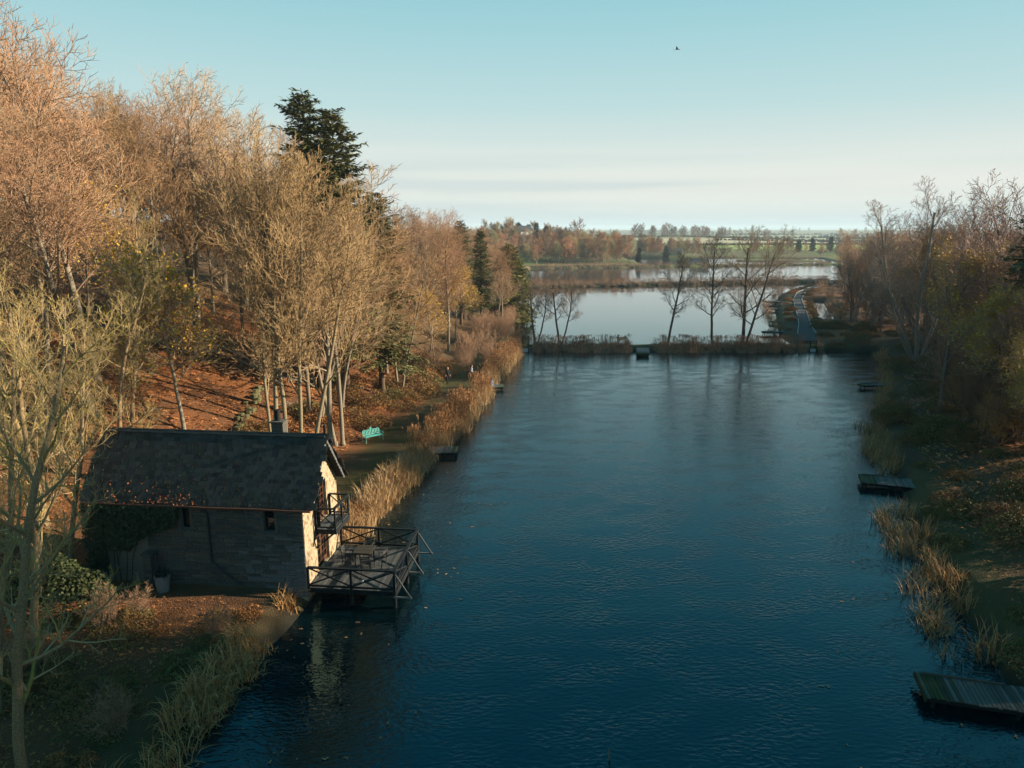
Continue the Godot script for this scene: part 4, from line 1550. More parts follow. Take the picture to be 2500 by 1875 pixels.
	# a stick in the water close by, a bent reed floating by the deck
	var st := thing("mooring_stake", "thin wooden stake standing in the near water at the lower edge", "stake", Vector3(3.17, 0, -20.0))
	clear()
	tube(PackedVector3Array([Vector3(0, -0.8, 0), Vector3(0.01, 0.15, 0), Vector3(-0.02, 0.42, 0)]), 0.035, 0.025, 6, Color(0.16, 0.14, 0.11), true)
	part(st, "stick", commit(), M.timber_grey)
	# far buildings
	far_house("white gabled house among the dark pines beyond the third pond", Vector3(6.5, 9.5, -392), 0.5, Vector3(7, 6.5, 6), Color(0.75, 0.76, 0.78))
	far_house("small pale shed on the green bank beyond the third pond", Vector3(101, 0.6, -452), 0.1, Vector3(10, 2.6, 5), Color(0.45, 0.43, 0.40))
	far_house("low cream hut on the strip between the far ponds", Vector3(88, 0.7, -337), 0.0, Vector3(8, 1.6, 3), Color(0.62, 0.55, 0.40))
	far_house("dark farm shed far away in the open fields", Vector3(900, 1.2, -1560), 0.2, Vector3(40, 8, 16), Color(0.10, 0.13, 0.16))
	var ks := thing("pump_box", "pair of white and grey boxes at the far end of the causeway track", "utility box", gp(103.0, -230.0))
	for s in 2:
		clear()
		bx(Vector3(s * 1.1, 0.95, 0), Vector3(0.75, 1.9, 0.8), [Color(0.7, 0.72, 0.74), Color(0.10, 0.13, 0.14)][s])
		part(ks, "cabinet", commit(), M.white_paint)
		clear()
		bx(Vector3(s * 1.1, 1.93, 0), Vector3(0.85, 0.06, 0.9), Color(0.2, 0.2, 0.2))
		part(ks, "lid", commit(), M.white_paint)

func far_house(label: String, at: Vector3, turn: float, s: Vector3, col: Color) -> void:
	var o := thing("far_building", label, "building", at, turn)
	clear()
	bx(Vector3(0, s.y * 0.5 - 0.5, 0), Vector3(s.x, s.y + 1.0, s.z), col)
	prism(PackedVector2Array([Vector2(-s.z * 0.5, 0), Vector2(s.z * 0.5, 0), Vector2(0, s.z * 0.45)]), Vector3(-s.x * 0.5 + 0.05, s.y, 0), Vector3(0, 0, 1), Vector3.UP, 0.05, col)
	prism(PackedVector2Array([Vector2(-s.z * 0.5, 0), Vector2(s.z * 0.5, 0), Vector2(0, s.z * 0.45)]), Vector3(s.x * 0.5, s.y, 0), Vector3(0, 0, 1), Vector3.UP, 0.05, col)
	part(o, "wall", commit(), M.white_paint)
	clear()
	for q in [-1, 1]:
		var nn := Vector3(0, 0.74, 0.67 * q)
		quad(Vector3(-s.x * 0.53, s.y - 0.1, q * s.z * 0.55), Vector3(s.x * 0.53, s.y - 0.1, q * s.z * 0.55), Vector3(s.x * 0.53, s.y + s.z * 0.48, 0), Vector3(-s.x * 0.53, s.y + s.z * 0.48, 0), nn, Color(0.08, 0.085, 0.095))
	part(o, "roof", commit(), M.white_paint)
	for k in 2:
		clear()
		bx(Vector3((k - 0.5) * s.x * 0.5, s.y * 0.55, s.z * 0.5 + 0.03), Vector3(s.x * 0.12, s.y * 0.28, 0.06), Color(0.04, 0.05, 0.06))
		part(o, "window", commit(), M.white_paint)

# ---------------------------------------------------------------- vegetation
var P := {}

func make_protos() -> void:
	var up := Vector3.UP
	var bark_grey := Color(0.27, 0.225, 0.165)
	var bark_dark := Color(0.12, 0.10, 0.08)
	var tan_a := Color(0.37, 0.255, 0.16)
	var tan_b := Color(0.21, 0.125, 0.075)
	var red_a := Color(0.23, 0.105, 0.06)
	var red_b := Color(0.33, 0.195, 0.11)
	# tall woodland trees on the hillside: clean trunk, fan of rising branches
	var wood := {"h": 15.0, "r": 0.20, "top": 0.62, "fine": 0.016, "lean": Vector3(0.075, 0, 0.02), "bark": bark_grey, "twig_a": tan_a, "twig_b": tan_b, "flare": 1,
		"stems": [[Vector3.ZERO, Vector3(0.03, 1, 0.0), 0.92, 1.0]],
		"levels": [[15, 0.43, 54, 0.46, 0.03, 0.06, 8, 8], [8, 0.15, 42, 0.54, 0.10, 0.13, 5, 5], [6, 0.12, 40, 0.60, 0.09, 0.14, 3, 4], [3, 0.1, 36, 0.74, 0.08, 0.14, 3, 3], [0, 0, 0, 0, 0.06, 0.16, 2, 3]]}
	P.wood_a = tree_proto(wood, 101)
	var w2: Dictionary = wood.duplicate(true)
	w2.twig_a = red_a; w2.twig_b = red_b
	w2.stems = [[Vector3.ZERO, Vector3(-0.06, 1, 0.04), 0.95, 1.0]]
	w2.levels[0][0] = 17
	w2.levels[0][2] = 46
	P.wood_b = tree_proto(w2, 102)
	var w3: Dictionary = wood.duplicate(true)
	w3.stems = [[Vector3(-0.25, 0, 0), Vector3(-0.10, 1, 0.02), 0.92, 0.8], [Vector3(0.28, 0, 0.1), Vector3(0.14, 1, 0.03), 0.86, 0.72]]
	w3.levels[0][0] = 9
	w3.twig_a = Color(0.30, 0.19, 0.095)
	w3.twig_b = Color(0.22, 0.10, 0.05)
	P.wood_c = tree_proto(w3, 103)
	# beech that still holds some russet leaves
	var be: Dictionary = wood.duplicate(true)
	be.leaves = 3
	be.leafy = 0.5
	be.leaf_a = Color(0.36, 0.15, 0.045)
	be.leaf_b = Color(0.25, 0.10, 0.035)
	be.leaf_size = 0.13
	be.cmat = "leaf"
	be.levels[3][0] = 4
	be.levels[4][4] = 0.04
	P.russet = tree_proto(be, 104)
	var py: Dictionary = be.duplicate(true)
	py.leaf_a = Color(0.60, 0.36, 0.04)
	py.leaf_b = Color(0.42, 0.26, 0.04)
	py.leafy = 0.6
	py.leaf_size = 0.17
	py.h = 10.0
	py.r = 0.13
	P.yellow = tree_proto(py, 105)
	# pale lichen-grown ash in front: curling, upturned twigs
	var ash := {"h": 15.0, "r": 0.165, "top": 0.6, "fine": 0.0085, "lean": Vector3(0.0, 0, -0.01), "bark": Color(0.31, 0.215, 0.115), "twig_a": Color(0.37, 0.265, 0.135), "twig_b": Color(0.25, 0.17, 0.09), "moss": 0.42, "flare": 1,
		"stems": [[Vector3.ZERO, Vector3(0.05, 1, 0.0), 0.9, 1.0]],
		"levels": [[15, 0.15, 50, 0.30, 0.05, 0.10, 10, 9], [8, 0.15, 50, 0.46, 0.13, 0.2, 6, 6], [6, 0.12, 50, 0.52, 0.16, 0.26, 4, 4], [4, 0.12, 48, 0.6, 0.2, 0.32, 3, 3], [0, 0, 0, 0, 0.25, 0.3, 3, 3]]}
	P.ash_a = tree_proto(ash, 111)
	var ash2: Dictionary = ash.duplicate(true)
	ash2.stems = [[Vector3.ZERO, Vector3(-0.03, 1, -0.02), 0.95, 1.0]]
	P.ash_b = tree_proto(ash2, 112)
	# many-stemmed sycamore behind the boathouse
	var syc: Dictionary = wood.duplicate(true)
	syc.h = 19.5
	syc.r = 0.17
	syc.bark = Color(0.29, 0.225, 0.14)
	syc.stems = [[Vector3(-0.7, 0, 0.2), Vector3(-0.05, 1, 0.02), 0.92, 1.0], [Vector3(-0.1, 0, -0.2), Vector3(0.03, 1, 0.0), 0.95, 1.0], [Vector3(0.5, 0, 0.1), Vector3(0.13, 1, 0.02), 0.88, 0.9], [Vector3(0.9, 0, -0.1), Vector3(0.20, 1, -0.02), 0.84, 0.9], [Vector3(-1.0, 0, -0.3), Vector3(-0.13, 1, -0.05), 0.84, 0.75]]
	syc.levels = [[10, 0.36, 38, 0.36, 0.05, 0.045, 9, 7], [8, 0.15, 34, 0.55, 0.12, 0.1, 5, 5], [7, 0.12, 34, 0.55, 0.12, 0.13, 3, 4], [5, 0.1, 34, 0.62, 0.1, 0.18, 3, 3], [0, 0, 0, 0, 0.08, 0.22, 2, 3]]
	syc.twig_a = Color(0.30, 0.20, 0.10)
	syc.twig_b = Color(0.24, 0.15, 0.07)
	P.sycamore = tree_proto(syc, 121)
	# open dark trees along the dam
	var dam := {"h": 13.0, "r": 0.20, "top": 0.6, "fine": 0.016, "lean": Vector3(0.02, 0, 0), "bark": bark_dark, "twig_a": Color(0.16, 0.115, 0.085), "twig_b": Color(0.22, 0.15, 0.105), "flare": 1,
		"stems": [[Vector3.ZERO, Vector3(0.05, 1, 0.0), 0.9, 1.0]],
		"levels": [[13, 0.30, 48, 0.34, 0.04, 0.07, 9, 8], [7, 0.2, 42, 0.52, 0.08, 0.14, 5, 5], [6, 0.15, 42, 0.58, 0.06, 0.18, 3, 3], [5, 0.1, 40, 0.65, 0.05, 0.22, 3, 3], [0, 0, 0, 0, 0.05, 0.25, 2, 3]]}
	P.dam_slim = tree_proto(dam, 131)
	var d2: Dictionary = dam.duplicate(true)
	d2.h = 15.0
	d2.levels[0][0] = 16
	d2.levels[0][1] = 0.26
	P.dam_tall = tree_proto(d2, 132)
	var d3: Dictionary = dam.duplicate(true)
	d3.h = 15.5
	d3.r = 0.26
	d3.stems = [[Vector3(-0.2, 0, 0), Vector3(0.0, 1, 0.0), 0.88, 1.0], [Vector3(0.25, 0, 0), Vector3(0.2, 1, 0.05), 0.85, 0.75]]
	d3.levels[0] = [13, 0.2, 52, 0.44, 0.03, 0.06, 9, 8]
	P.dam_wide = tree_proto(d3, 133)
	var d4: Dictionary = dam.duplicate(true)
	d4.h = 8.2
	d4.r = 0.15
	d4.stems = [[Vector3(-0.1, 0, 0), Vector3(-0.06, 1, 0.0), 0.88, 1.0], [Vector3(0.2, 0, 0), Vector3(0.17, 1, 0.0), 0.85, 0.8]]
	d4.levels[0] = [8, 0.4, 50, 0.36, 0.03, 0.09, 7, 7]
	d4.levels[3][0] = 3
	P.dam_small = tree_proto(d4, 134)
	# right bank: spreading tree with many stems, and darker purplish trees
	var br: Dictionary = dam.duplicate(true)
	br.h = 17.0
	br.r = 0.26
	br.bark = Color(0.33, 0.29, 0.24)
	br.twig_a = Color(0.27, 0.19, 0.14)
	br.twig_b = Color(0.32, 0.21, 0.16)
	br.stems = [[Vector3(0, 0, 0), Vector3(-0.1, 1, 0.0), 0.95, 1.0], [Vector3(-0.4, 0, 0), Vector3(-0.5, 1, 0.1), 0.92, 0.9], [Vector3(0.4, 0, 0.1), Vector3(0.15, 1, 0.05), 0.95, 0.8], [Vector3(-0.5, 0, 0.3), Vector3(-0.85, 1, 0.2), 0.75, 0.7]]
	br.levels[0] = [9, 0.25, 40, 0.36, 0.05, 0.07, 9, 7]
	P.bank_big = tree_proto(br, 141)
	var pu: Dictionary = wood.duplicate(true)
	pu.h = 12.0
	pu.bark = Color(0.20, 0.17, 0.14)
	pu.twig_a = Color(0.27, 0.165, 0.135)
	pu.twig_b = Color(0.34, 0.20, 0.14)
	pu.levels[0] = [16, 0.15, 52, 0.42, 0.03, 0.06, 8, 7]
	pu.leaves = 2
	pu.leafy = 0.22
	pu.leaf_a = Color(0.30, 0.13, 0.07)
	pu.leaf_b = Color(0.44, 0.24, 0.05)
	pu.leaf_size = 0.11
	pu.cmat = "leaf"
	pu.levels[3][0] = 3
	pu.levels[1][0] = 7
	P.purple = tree_proto(pu, 142)
	# thicket: low multi-stemmed scrub
	var sc := {"h": 5.0, "r": 0.06, "top": 0.7, "fine": 0.016, "lean": Vector3(0, 0, 0), "bark": Color(0.2, 0.15, 0.11), "twig_a": Color(0.34, 0.22, 0.13), "twig_b": Color(0.26, 0.14, 0.085),
		"stems": [], "levels": [[7, 0.15, 36, 0.45, 0.04, 0.1, 5, 4], [6, 0.15, 36, 0.55, 0.06, 0.15, 3, 3], [5, 0.1, 36, 0.6, 0.05, 0.2, 2, 3], [0, 0, 0, 0, 0.05, 0.2, 2, 3]]}
	rng.seed = 7
	for k in 9:
		sc.stems.append([Vector3(rf(-0.8, 0.8), -0.1, rf(-0.8, 0.8)), Vector3(rf(-0.5, 0.5), 1, rf(-0.5, 0.5)), rf(0.7, 1.0), rf(0.7, 1.2)])
	P.scrub = tree_proto(sc, 151)
	var so: Dictionary = sc.duplicate(true)
	so.twig_a = Color(0.42, 0.20, 0.07)
	so.twig_b = Color(0.36, 0.24, 0.09)
	P.osier = tree_proto(so, 152)
	# lighter-weight trees for the far woods
	var fa: Dictionary = wood.duplicate(true)
	fa.h = 12.0
	fa.fine = 0.055
	fa.r = 0.17
	fa.levels = [[18, 0.10, 50, 0.40, 0.03, 0.05, 6, 5], [9, 0.12, 42, 0.52, 0.1, 0.12, 3, 3], [7, 0.1, 38, 0.55, 0.08, 0.18, 2, 3], [0, 0, 0, 0, 0.06, 0.2, 2, 3]]
	fa.bark = Color(0.3, 0.26, 0.21)
	P.far_tan = tree_proto(fa, 161)
	var fb: Dictionary = fa.duplicate(true)
	fb.twig_a = Color(0.36, 0.185, 0.10)
	fb.twig_b = Color(0.28, 0.13, 0.07)
	P.far_red = tree_proto(fb, 162)
	var fc: Dictionary = fa.duplicate(true)
	fc.twig_a = Color(0.24, 0.20, 0.09)
	fc.twig_b = Color(0.30, 0.24, 0.12)
	P.far_olive = tree_proto(fc, 163)
	var fd: Dictionary = fa.duplicate(true)
	fd.twig_a = Color(0.12, 0.085, 0.06)
	fd.twig_b = Color(0.16, 0.10, 0.075)
	fd.bark = Color(0.09, 0.075, 0.06)
	fd.levels[0] = [18, 0.2, 60, 0.48, 0.02, 0.05, 6, 5]
	P.far_dark = tree_proto(fd, 164)
	# evergreens
	P.spruce_a = conifer_proto(23.0, 5.2, 0.2, 0.45, Color(0.065, 0.08, 0.028), Color(0.16, 0.16, 0.055), 171, 66, 7, 1.5)
	P.spruce_b = conifer_proto(22.0, 5.4, 0.2, 0.5, Color(0.07, 0.082, 0.03), Color(0.18, 0.165, 0.06), 172, 62, 7, 1.5)
	P.yew = conifer_proto(12.0, 4.6, 0.04, 0.25, Color(0.08, 0.09, 0.022), Color(0.21, 0.18, 0.05), 173, 44, 8, 1.5)
	P.pine = conifer_proto(13.0, 3.2, 0.15, 0.4, Color(0.018, 0.032, 0.022), Color(0.035, 0.05, 0.03), 174, 22, 7, 2.6)
	# shrubs
	P.bramble_a = shrub_proto(2.2, 1.5, 2600, 0.13, Color(0.22, 0.105, 0.04), Color(0.12, 0.09, 0.028), Color(0.13, 0.06, 0.04), 60, 181)
	P.bramble_b = shrub_proto(1.8, 1.2, 2200, 0.13, Color(0.30, 0.12, 0.04), Color(0.17, 0.085, 0.03), Color(0.13, 0.06, 0.04), 60, 182)
	P.bramble_c = shrub_proto(2.0, 1.3, 2200, 0.13, Color(0.085, 0.095, 0.028), Color(0.15, 0.11, 0.04), Color(0.13, 0.06, 0.04), 40, 183)
	P.hedge_bush = shrub_proto(3.2, 3.0, 1500, 0.5, Color(0.05, 0.05, 0.022), Color(0.12, 0.08, 0.04), Color(0.1, 0.07, 0.05), 20, 184)

func tree(p: String, n: String, label: String, x: float, z: float, s: float, group: String, turn := -99.0) -> void:
	var o := copy(P[p], n, label, "tree", gp(x, z, -0.1), (rf(-1.3, 1.3) if p.begins_with("wood") else rng.randf() * TAU) if turn < -90.0 else turn, s, group)
	if turn < -90.0:
		o.scale *= Vector3(rf(0.85, 1.2), rf(0.85, 1.12), rf(0.85, 1.2))
		o.rotation.x = rf(-0.06, 0.06)
		o.rotation.z = rf(-0.07, 0.04)

func make_woods() -> void:
	rng.seed = 900
	# single trees that stand out
	tree("ash_a", "ash_tree", "pale lichen-covered bare tree nearest the camera at the lower left", -15.0, -18.6, 1.0, "", 0.4)
	tree("ash_b", "ash_tree", "leaning pale bare tree at the left edge in front of the boathouse", -19.2, -25.6, 0.95, "", 2.0)
	tree("ash_a", "ash_tree", "pale bare tree behind the left end of the boathouse roof", -25.0, -35.5, 0.95, "", 3.4)
	tree("ash_b", "ash_tree", "slender pale bare tree at the foot of the leafy slope left of the house", -25.5, -29.0, 1.0, "", 5.0)
	for q: Array in [[-22.5, -39.0, 0.9, "pale lichen-grown tree just behind the left end of the roof"], [-27.5, -40.5, 1.0, "pale lichen-grown tree left of the roof, second row"], [-31.0, -45.5, 1.05, "pale lichen-grown tree up the slope left of the roof"], [-25.0, -45.0, 0.9, "pale lichen-grown tree below the hillside fence"], [-30.0, -37.0, 1.0, "pale lichen-grown tree at the left edge above the ivy bank"], [-33.5, -41.0, 1.05, "pale lichen-grown tree farthest left on the slope"], [-21.5, -31.8, 0.8, "pale lichen-grown tree against the left end wall of the boathouse"], [-17.8, -21.5, 0.85, "pale bare tree behind the nearest one at the lower left"]]:
		tree(["ash_a", "ash_b"][int(absf(q[0])) % 2], "ash_tree", q[3], q[0], q[1], q[2], "pale trees left of the boathouse", q[0] * 1.7)
	tree("sycamore", "sycamore_tree", "tall many-stemmed bare tree rising behind the boathouse chimney", -14.0, -42.5, 1.0, "", 0.0)
	tree("wood_a", "woodland_tree", "straight bare tree between the many-stemmed tree and the roof gable", -12.6, -47.0, 1.05, "", 1.0)
	tree("wood_c", "woodland_tree", "bare tree with pale trunk just right of the many-stemmed tree", -13.2, -52.0, 1.1, "", 4.1)
	tree("spruce_a", "spruce_tree", "taller left spruce of the dark pair above the wood", -17.3, -62.0, 1.10, "", 0.0)
	tree("spruce_b", "spruce_tree", "right spruce of the dark pair above the wood", -15.1, -62.8, 1.12, "", 1.0)
	tree("spruce_b", "spruce_tree", "lower spruce on the right of the dark pair", -12.4, -66.0, 0.86, "", 3.0)
	tree("yew", "yew_tree", "olive evergreen where the left wood meets the ponds", -0.6, -129.0, 1.15, "", 0.0)
	tree("yew", "yew_tree", "dark rounded evergreen farthest along the left shore", 1.0, -143.0, 0.95, "", 2.0)
	tree("spruce_b", "spruce_tree", "small spruce top breaking the skyline far along the left wood", -8.5, -118.0, 0.78, "", 2.0)
	tree("spruce_a", "spruce_tree", "spruce on the skyline nearest the end of the left wood", -5.4, -124.0, 0.72, "", 2.0)
	tree("dam_small", "dam_tree", "small forked bare tree next to the sluice ladder", 3.5, -101.2, 1.15, "trees on the near dam", 0.2)
	tree("dam_small", "dam_tree", "small twin-stemmed bare tree second along the dam from the left", 7.0, -101.2, 1.2, "trees on the near dam", 0.0)
	tree("dam_slim", "dam_tree", "slim bare tree right of the dam jetty", 22.6, -101.4, 0.98, "trees on the near dam", 0.5)
	tree("dam_tall", "dam_tree", "tall narrow bare tree in the middle of the right hand three on the dam", 29.0, -101.4, 1.0, "trees on the near dam", 2.5)
	tree("dam_wide", "dam_tree", "wide many-stemmed bare tree, rightmost on the dam", 33.6, -101.4, 1.02, "trees on the near dam", 0.0)
	tree("bank_big", "bank_tree", "large spreading bare tree on the right bank near the narrow jetty", 50.5, -87.0, 1.12, "", 0.0)
	# the wooded hillside on the left
	var spots := []
	var z := -39.0
	while z > -205.0:
		var step := lerpf(5.1, 7.5, smoothstep(-50.0, -180.0, z))
		var s := 8.6 + rng.randf() * 3.0
		while s < lerpf(46.0, 24.0, smoothstep(-60.0, -150.0, z)):
			spots.append([along(SHORE_L, z) - s + rf(-1.4, 1.4), z + rf(-1.8, 1.8), s])
			s += step * rf(0.8, 1.25)
		z -= step * 0.95
	for k: Array in spots:
		var x: float = k[0]
		var zz: float = k[1]
		var s: float = k[2]
		if Vector2(x + 14.0, zz + 42.5).length() < 3.6 or Vector2(x + 16.4, zz + 62.5).length() < 2.6:
			continue
		# the leafy glade with the fence stays open
		if zz > -61.0 and s < 21.0 and rng.randf() < 0.74:
			continue
		if zz > -66.0 and s < 10.5:
			continue
		var pick := rng.randf()
		var far := zz < -85.0
		var sc := rf(0.95, 1.3) * (0.9 if far else 1.0)
		var where := ("low on" if s < 17.0 else ("midway up" if s < 29.0 else "high on")) + " the wooded left slope " + ("behind the boathouse" if zz > -58.0 else ("around the spruce pair" if zz > -74.0 else ("past the spruce pair" if zz > -110.0 else "beside the second pond")))
		if s < 13.0 and far:
			sc *= 0.8
		elif s < 26.0 and zz < -62.0:
			sc *= 0.74
		if pick > 0.53 and pick < 0.62 and s > 14.0:
			tree("dam_tall", "woodland_tree", "dark bare tree " + where, x, zz, sc, "dark trees of the left wood")
		elif pick < 0.30:
			tree("wood_a", "woodland_tree", "tan bare tree " + where, x, zz, sc, "bare trees of the left wood")
		elif pick < 0.62:
			tree("wood_b", "woodland_tree", "reddish bare tree " + where, x, zz, sc, "bare trees of the left wood")
		elif pick < 0.84:
			tree("wood_c", "woodland_tree", "forked bare tree " + where, x, zz, sc, "bare trees of the left wood")
		elif pick < 0.94:
			tree("russet", "beech_tree", "russet tree still in leaf " + where, x, zz, sc * 0.95, "russet trees of the left wood")
		else:
			tree("yellow", "young_tree", "low tree with yellowing leaves " + where, x, zz, sc, "yellowing trees of the left wood")
	# thicket along the left shore past the path
	for k in 26:
		var zz := -80.0 - k * 1.9
		var s := rf(0.8, 4.5) + (3.5 if k % 3 == 0 else 0.0)
		if zz > -92.0 and s < 2.0:
			s += 3.0
		tree("scrub", "shore_thicket", "leafless brown thicket on the left shore before the dam", along(SHORE_L, zz) - s, zz, rf(0.4, 0.75), "thickets of the left shore")
	for k in 12:
		var zz := -106.0 - k * 8.0
		tree(["scrub", "wood_b", "wood_a"][k % 3], "shore_tree", ["leafless thicket at the left edge of the second pond", "reddish bare tree at the left edge of the second pond", "tan bare tree at the left edge of the second pond"][k % 3], along(SHORE_L, zz) - rf(1.5, 5.0), zz, rf(0.5, 0.75), "left edge of the second pond")
	# right bank
	var rs := 0
	z = -56.0
	while z > -132.0:
		var r := 6.0 + rng.randf() * 3.0 + (2.0 if z > -62.0 else 0.0)
		while r < 34.0:
			var x := along(SHORE_R, minf(z, -20.0)) + r
			if z < -98.0:
				x = 54.0 + r
			var pick := rng.randf()
			var zz := z + rf(-2, 2)
			if Vector2(x - 50.5, zz + 87.0).length() > 4.5 and not (absf(x + 0.584 * zz) < 5.0 and zz > -86.0):
				if pick < 0.55:
					tree("purple", "bank_tree", "dusky twiggy tree with few dark leaves on the right bank", x, zz, rf(0.85, 1.25), "dark trees of the right bank")
				elif pick < 0.72:
					tree("bank_big", "bank_tree", "many-stemmed bare tree in the depth of the right bank wood", x, zz, rf(0.6, 0.8), "many-stemmed trees of the right bank")
				elif pick < 0.86:
					tree("yellow", "young_tree", "small tree with golden leaves under the right bank wood", x, zz, rf(0.6, 0.95), "golden trees of the right bank")
				else:
					tree("russet", "beech_tree", "russet tree still in leaf in the right bank wood", x, zz, rf(0.6, 0.85), "russet trees of the right bank")
			r += rf(4.2, 6.2)
			rs += 1
		z -= 5.6
	for p: Array in [["purple", 36.6, -49.0, 0.9], ["yellow", 35.6, -46.0, 0.75], ["purple", 41.0, -50.0, 1.15], ["bank_big", 43.5, -57.0, 0.85], ["yellow", 38.5, -56.0, 0.9], ["purple", 37.5, -60.0, 1.05], ["yellow", 34.2, -43.5, 0.7], ["yellow", 37.0, -52.5, 1.0], ["yellow", 41.0, -61.0, 1.1], ["bank_big", 57.0, -96.0, 0.95], ["yellow", 55.0, -92.5, 1.2], ["yellow", 53.5, -82.0, 1.0], ["yellow", 47.5, -72.5, 1.1], ["purple", 40.5, -54.5, 1.2], ["purple", 44.0, -63.0, 1.2], ["purple", 47.5, -70.0, 1.15], ["purple", 38.2, -46.5, 0.95]]:
		tree(p[0], "bank_tree", {"purple": "dusky twiggy tree overhanging the right edge above the middle jetty", "yellow": "small golden-leaved tree among the dark trees at the right edge", "bank_big": "many-stemmed bare tree among the dark trees at the right edge"}[p[0]], p[1], p[2], p[3], "trees at the right edge")
	# low wood on top of the right bank, outside the picture: it shades the bank
	for k in 26:
		var zz := -24.0 - k * 1.35
		tree(["purple", "russet"][k % 2], "bank_tree", "low tree on top of the near right bank, outside the picture", along(SHORE_R, zz) + rf(14.5, 21.0), zz, rf(0.5, 0.68), "low trees on the right bank")
	tree("spruce_a", "spruce_tree", "dark spruce at the right edge of the picture", 39.6, -53.0, 0.85, "", 1.3)
	# trees right of the causeway
	for k in 60:
		var zz := -112.0 - rng.randf() * 125.0
		var x := along(PATH, zz) + 8.0 + rng.randf() * 26.0
		tree(["purple", "wood_b", "scrub", "wood_b", "far_red"][k % 5], "causeway_tree", ["dusky twiggy tree right of the causeway track", "reddish bare tree right of the causeway track", "leafless thicket right of the causeway track", "reddish bare tree right of the causeway track", "dense russet tree right of the causeway track"][k % 5], x, zz, rf(0.6, 0.85) * (1.3 if k % 5 == 2 else 1.0), "trees right of the causeway")
	# wood beyond the frame on the near right bank, which shades the near water and the grass before the house
	for k in 52:
		var zz := -29.0 + (k % 26) * 1.6
		tree(["purple", "russet", "russet"][k % 3], "bank_tree", "tall tree on the near right bank, outside the picture on the right", lerpf(29.5, 25.0, smoothstep(-29.0, -15.0, zz)) + rf(0.0, 7.0) + (8.0 if k > 25 else 0.0), zz, rf(1.1, 1.4), "near right bank trees")
	# osiers and bushes along the causeway and dams
	for p: Array in [[46.0, -124.0, 0.62], [60.0, -128.5, 0.6], [44.5, -117.5, 0.45], [52.0, -143.0, 0.5], [56.0, -156.0, 0.55], [63.5, -172.0, 0.55], [68.0, -180.0, 0.5], [73.0, -163.0, 0.6], [66.0, -147.0, 0.5], [78.0, -180.0, 0.6], [77.0, -196.0, 0.5]]:
		tree("osier" if p[1] > -133.0 else "scrub", "osier_bush", "russet osier bush beside the causeway track" if p[1] > -133.0 else "brown scrub bush farther along the causeway track", p[0], p[1], p[2], "bushes along the causeway")
	# far wood beyond the third pond on the left
	for k in 270:
		var x := rf(-14.0, 118.0)
		var depth := rng.randf()
		var zz := -322.0 - 0.30 * x - depth * 95.0 - smoothstep(60.0, 120.0, x) * 60.0
		if wet(x, zz) > -3.0:
			continue
		tree(["far_tan", "far_red", "far_olive", "far_tan", "far_red"][k % 5], "far_wood_tree", ["tan bare tree in the far wood beyond the third pond", "russet bare tree in the far wood beyond the third pond", "olive bare tree in the far wood beyond the third pond"][[0, 1, 2, 0, 1][k % 5]], x, zz, rf(0.7, 1.1) * lerpf(1.0, 0.78, smoothstep(40.0, 110.0, x)), "trees of the far wood")
	for p: Array in [[4.0, -402, 1.05], [9.0, -405, 0.95], [14.0, -402, 1.0], [19.0, -406, 1.0], [24.5, -404, 0.8]]:
		tree("pine", "pine_tree", "dark pine in the clump by the white far house", p[0], p[1], p[2], "pines by the white house")
	for p: Array in [[49.0, -392, 1.1], [35.0, -395, 1.3]]:
		tree("far_dark", "far_wood_tree", "dark bare tree standing above the far wood", p[0], p[1], p[2], "tall trees above the far wood")
	for p: Array in [[108.0, -478, 0.8], [113.0, -490, 0.7], [90.0, -420, 0.7], [62.0, -352, 0.55], [230.0, -520, 0.9], [245.0, -525, 1.0], [215.0, -515, 0.8], [203.0, -510, 0.8], [188.0, -505, 0.7], [262.0, -515, 1.1]]:
		tree("pine", "pine_tree", "dark evergreen near the far ponds", p[0], p[1], p[2], "evergreens near the far ponds")
	for k in 46:
		var x := 110.0 + rng.randf() * 190.0
		var zz := -455.0 - rng.randf() * 80.0
		tree(["far_tan", "far_olive", "far_dark", "far_red"][k % 4], "far_bank_tree", "bare tree on the bank beyond the farthest pond", x, zz, rf(0.4, 0.75), "trees beyond the farthest pond")
	# clump on the rise and hedgerow trees in the fields
	for k in 26:
		tree("far_dark", "field_clump_tree", "tree of the clump on the rise in the fields", 150.0 + k * 4.2 + rf(-3, 3), -880.0 + rf(-25, 25), rf(0.85, 1.2), "clump on the rise")
	for k in 18:
		tree(["far_dark", "far_olive"][k % 2], "hedgerow_tree", "bare hedgerow tree in the distant fields", rf(230.0, 820.0), rf(-760.0, -1500.0), rf(0.9, 1.4), "hedgerow trees")
	for k in 34:
		tree("far_dark", "horizon_tree", "small tree on the far horizon", rf(60.0, 2600.0), rf(-2000.0, -3400.0), rf(0.9, 1.6), "trees on the horizon")

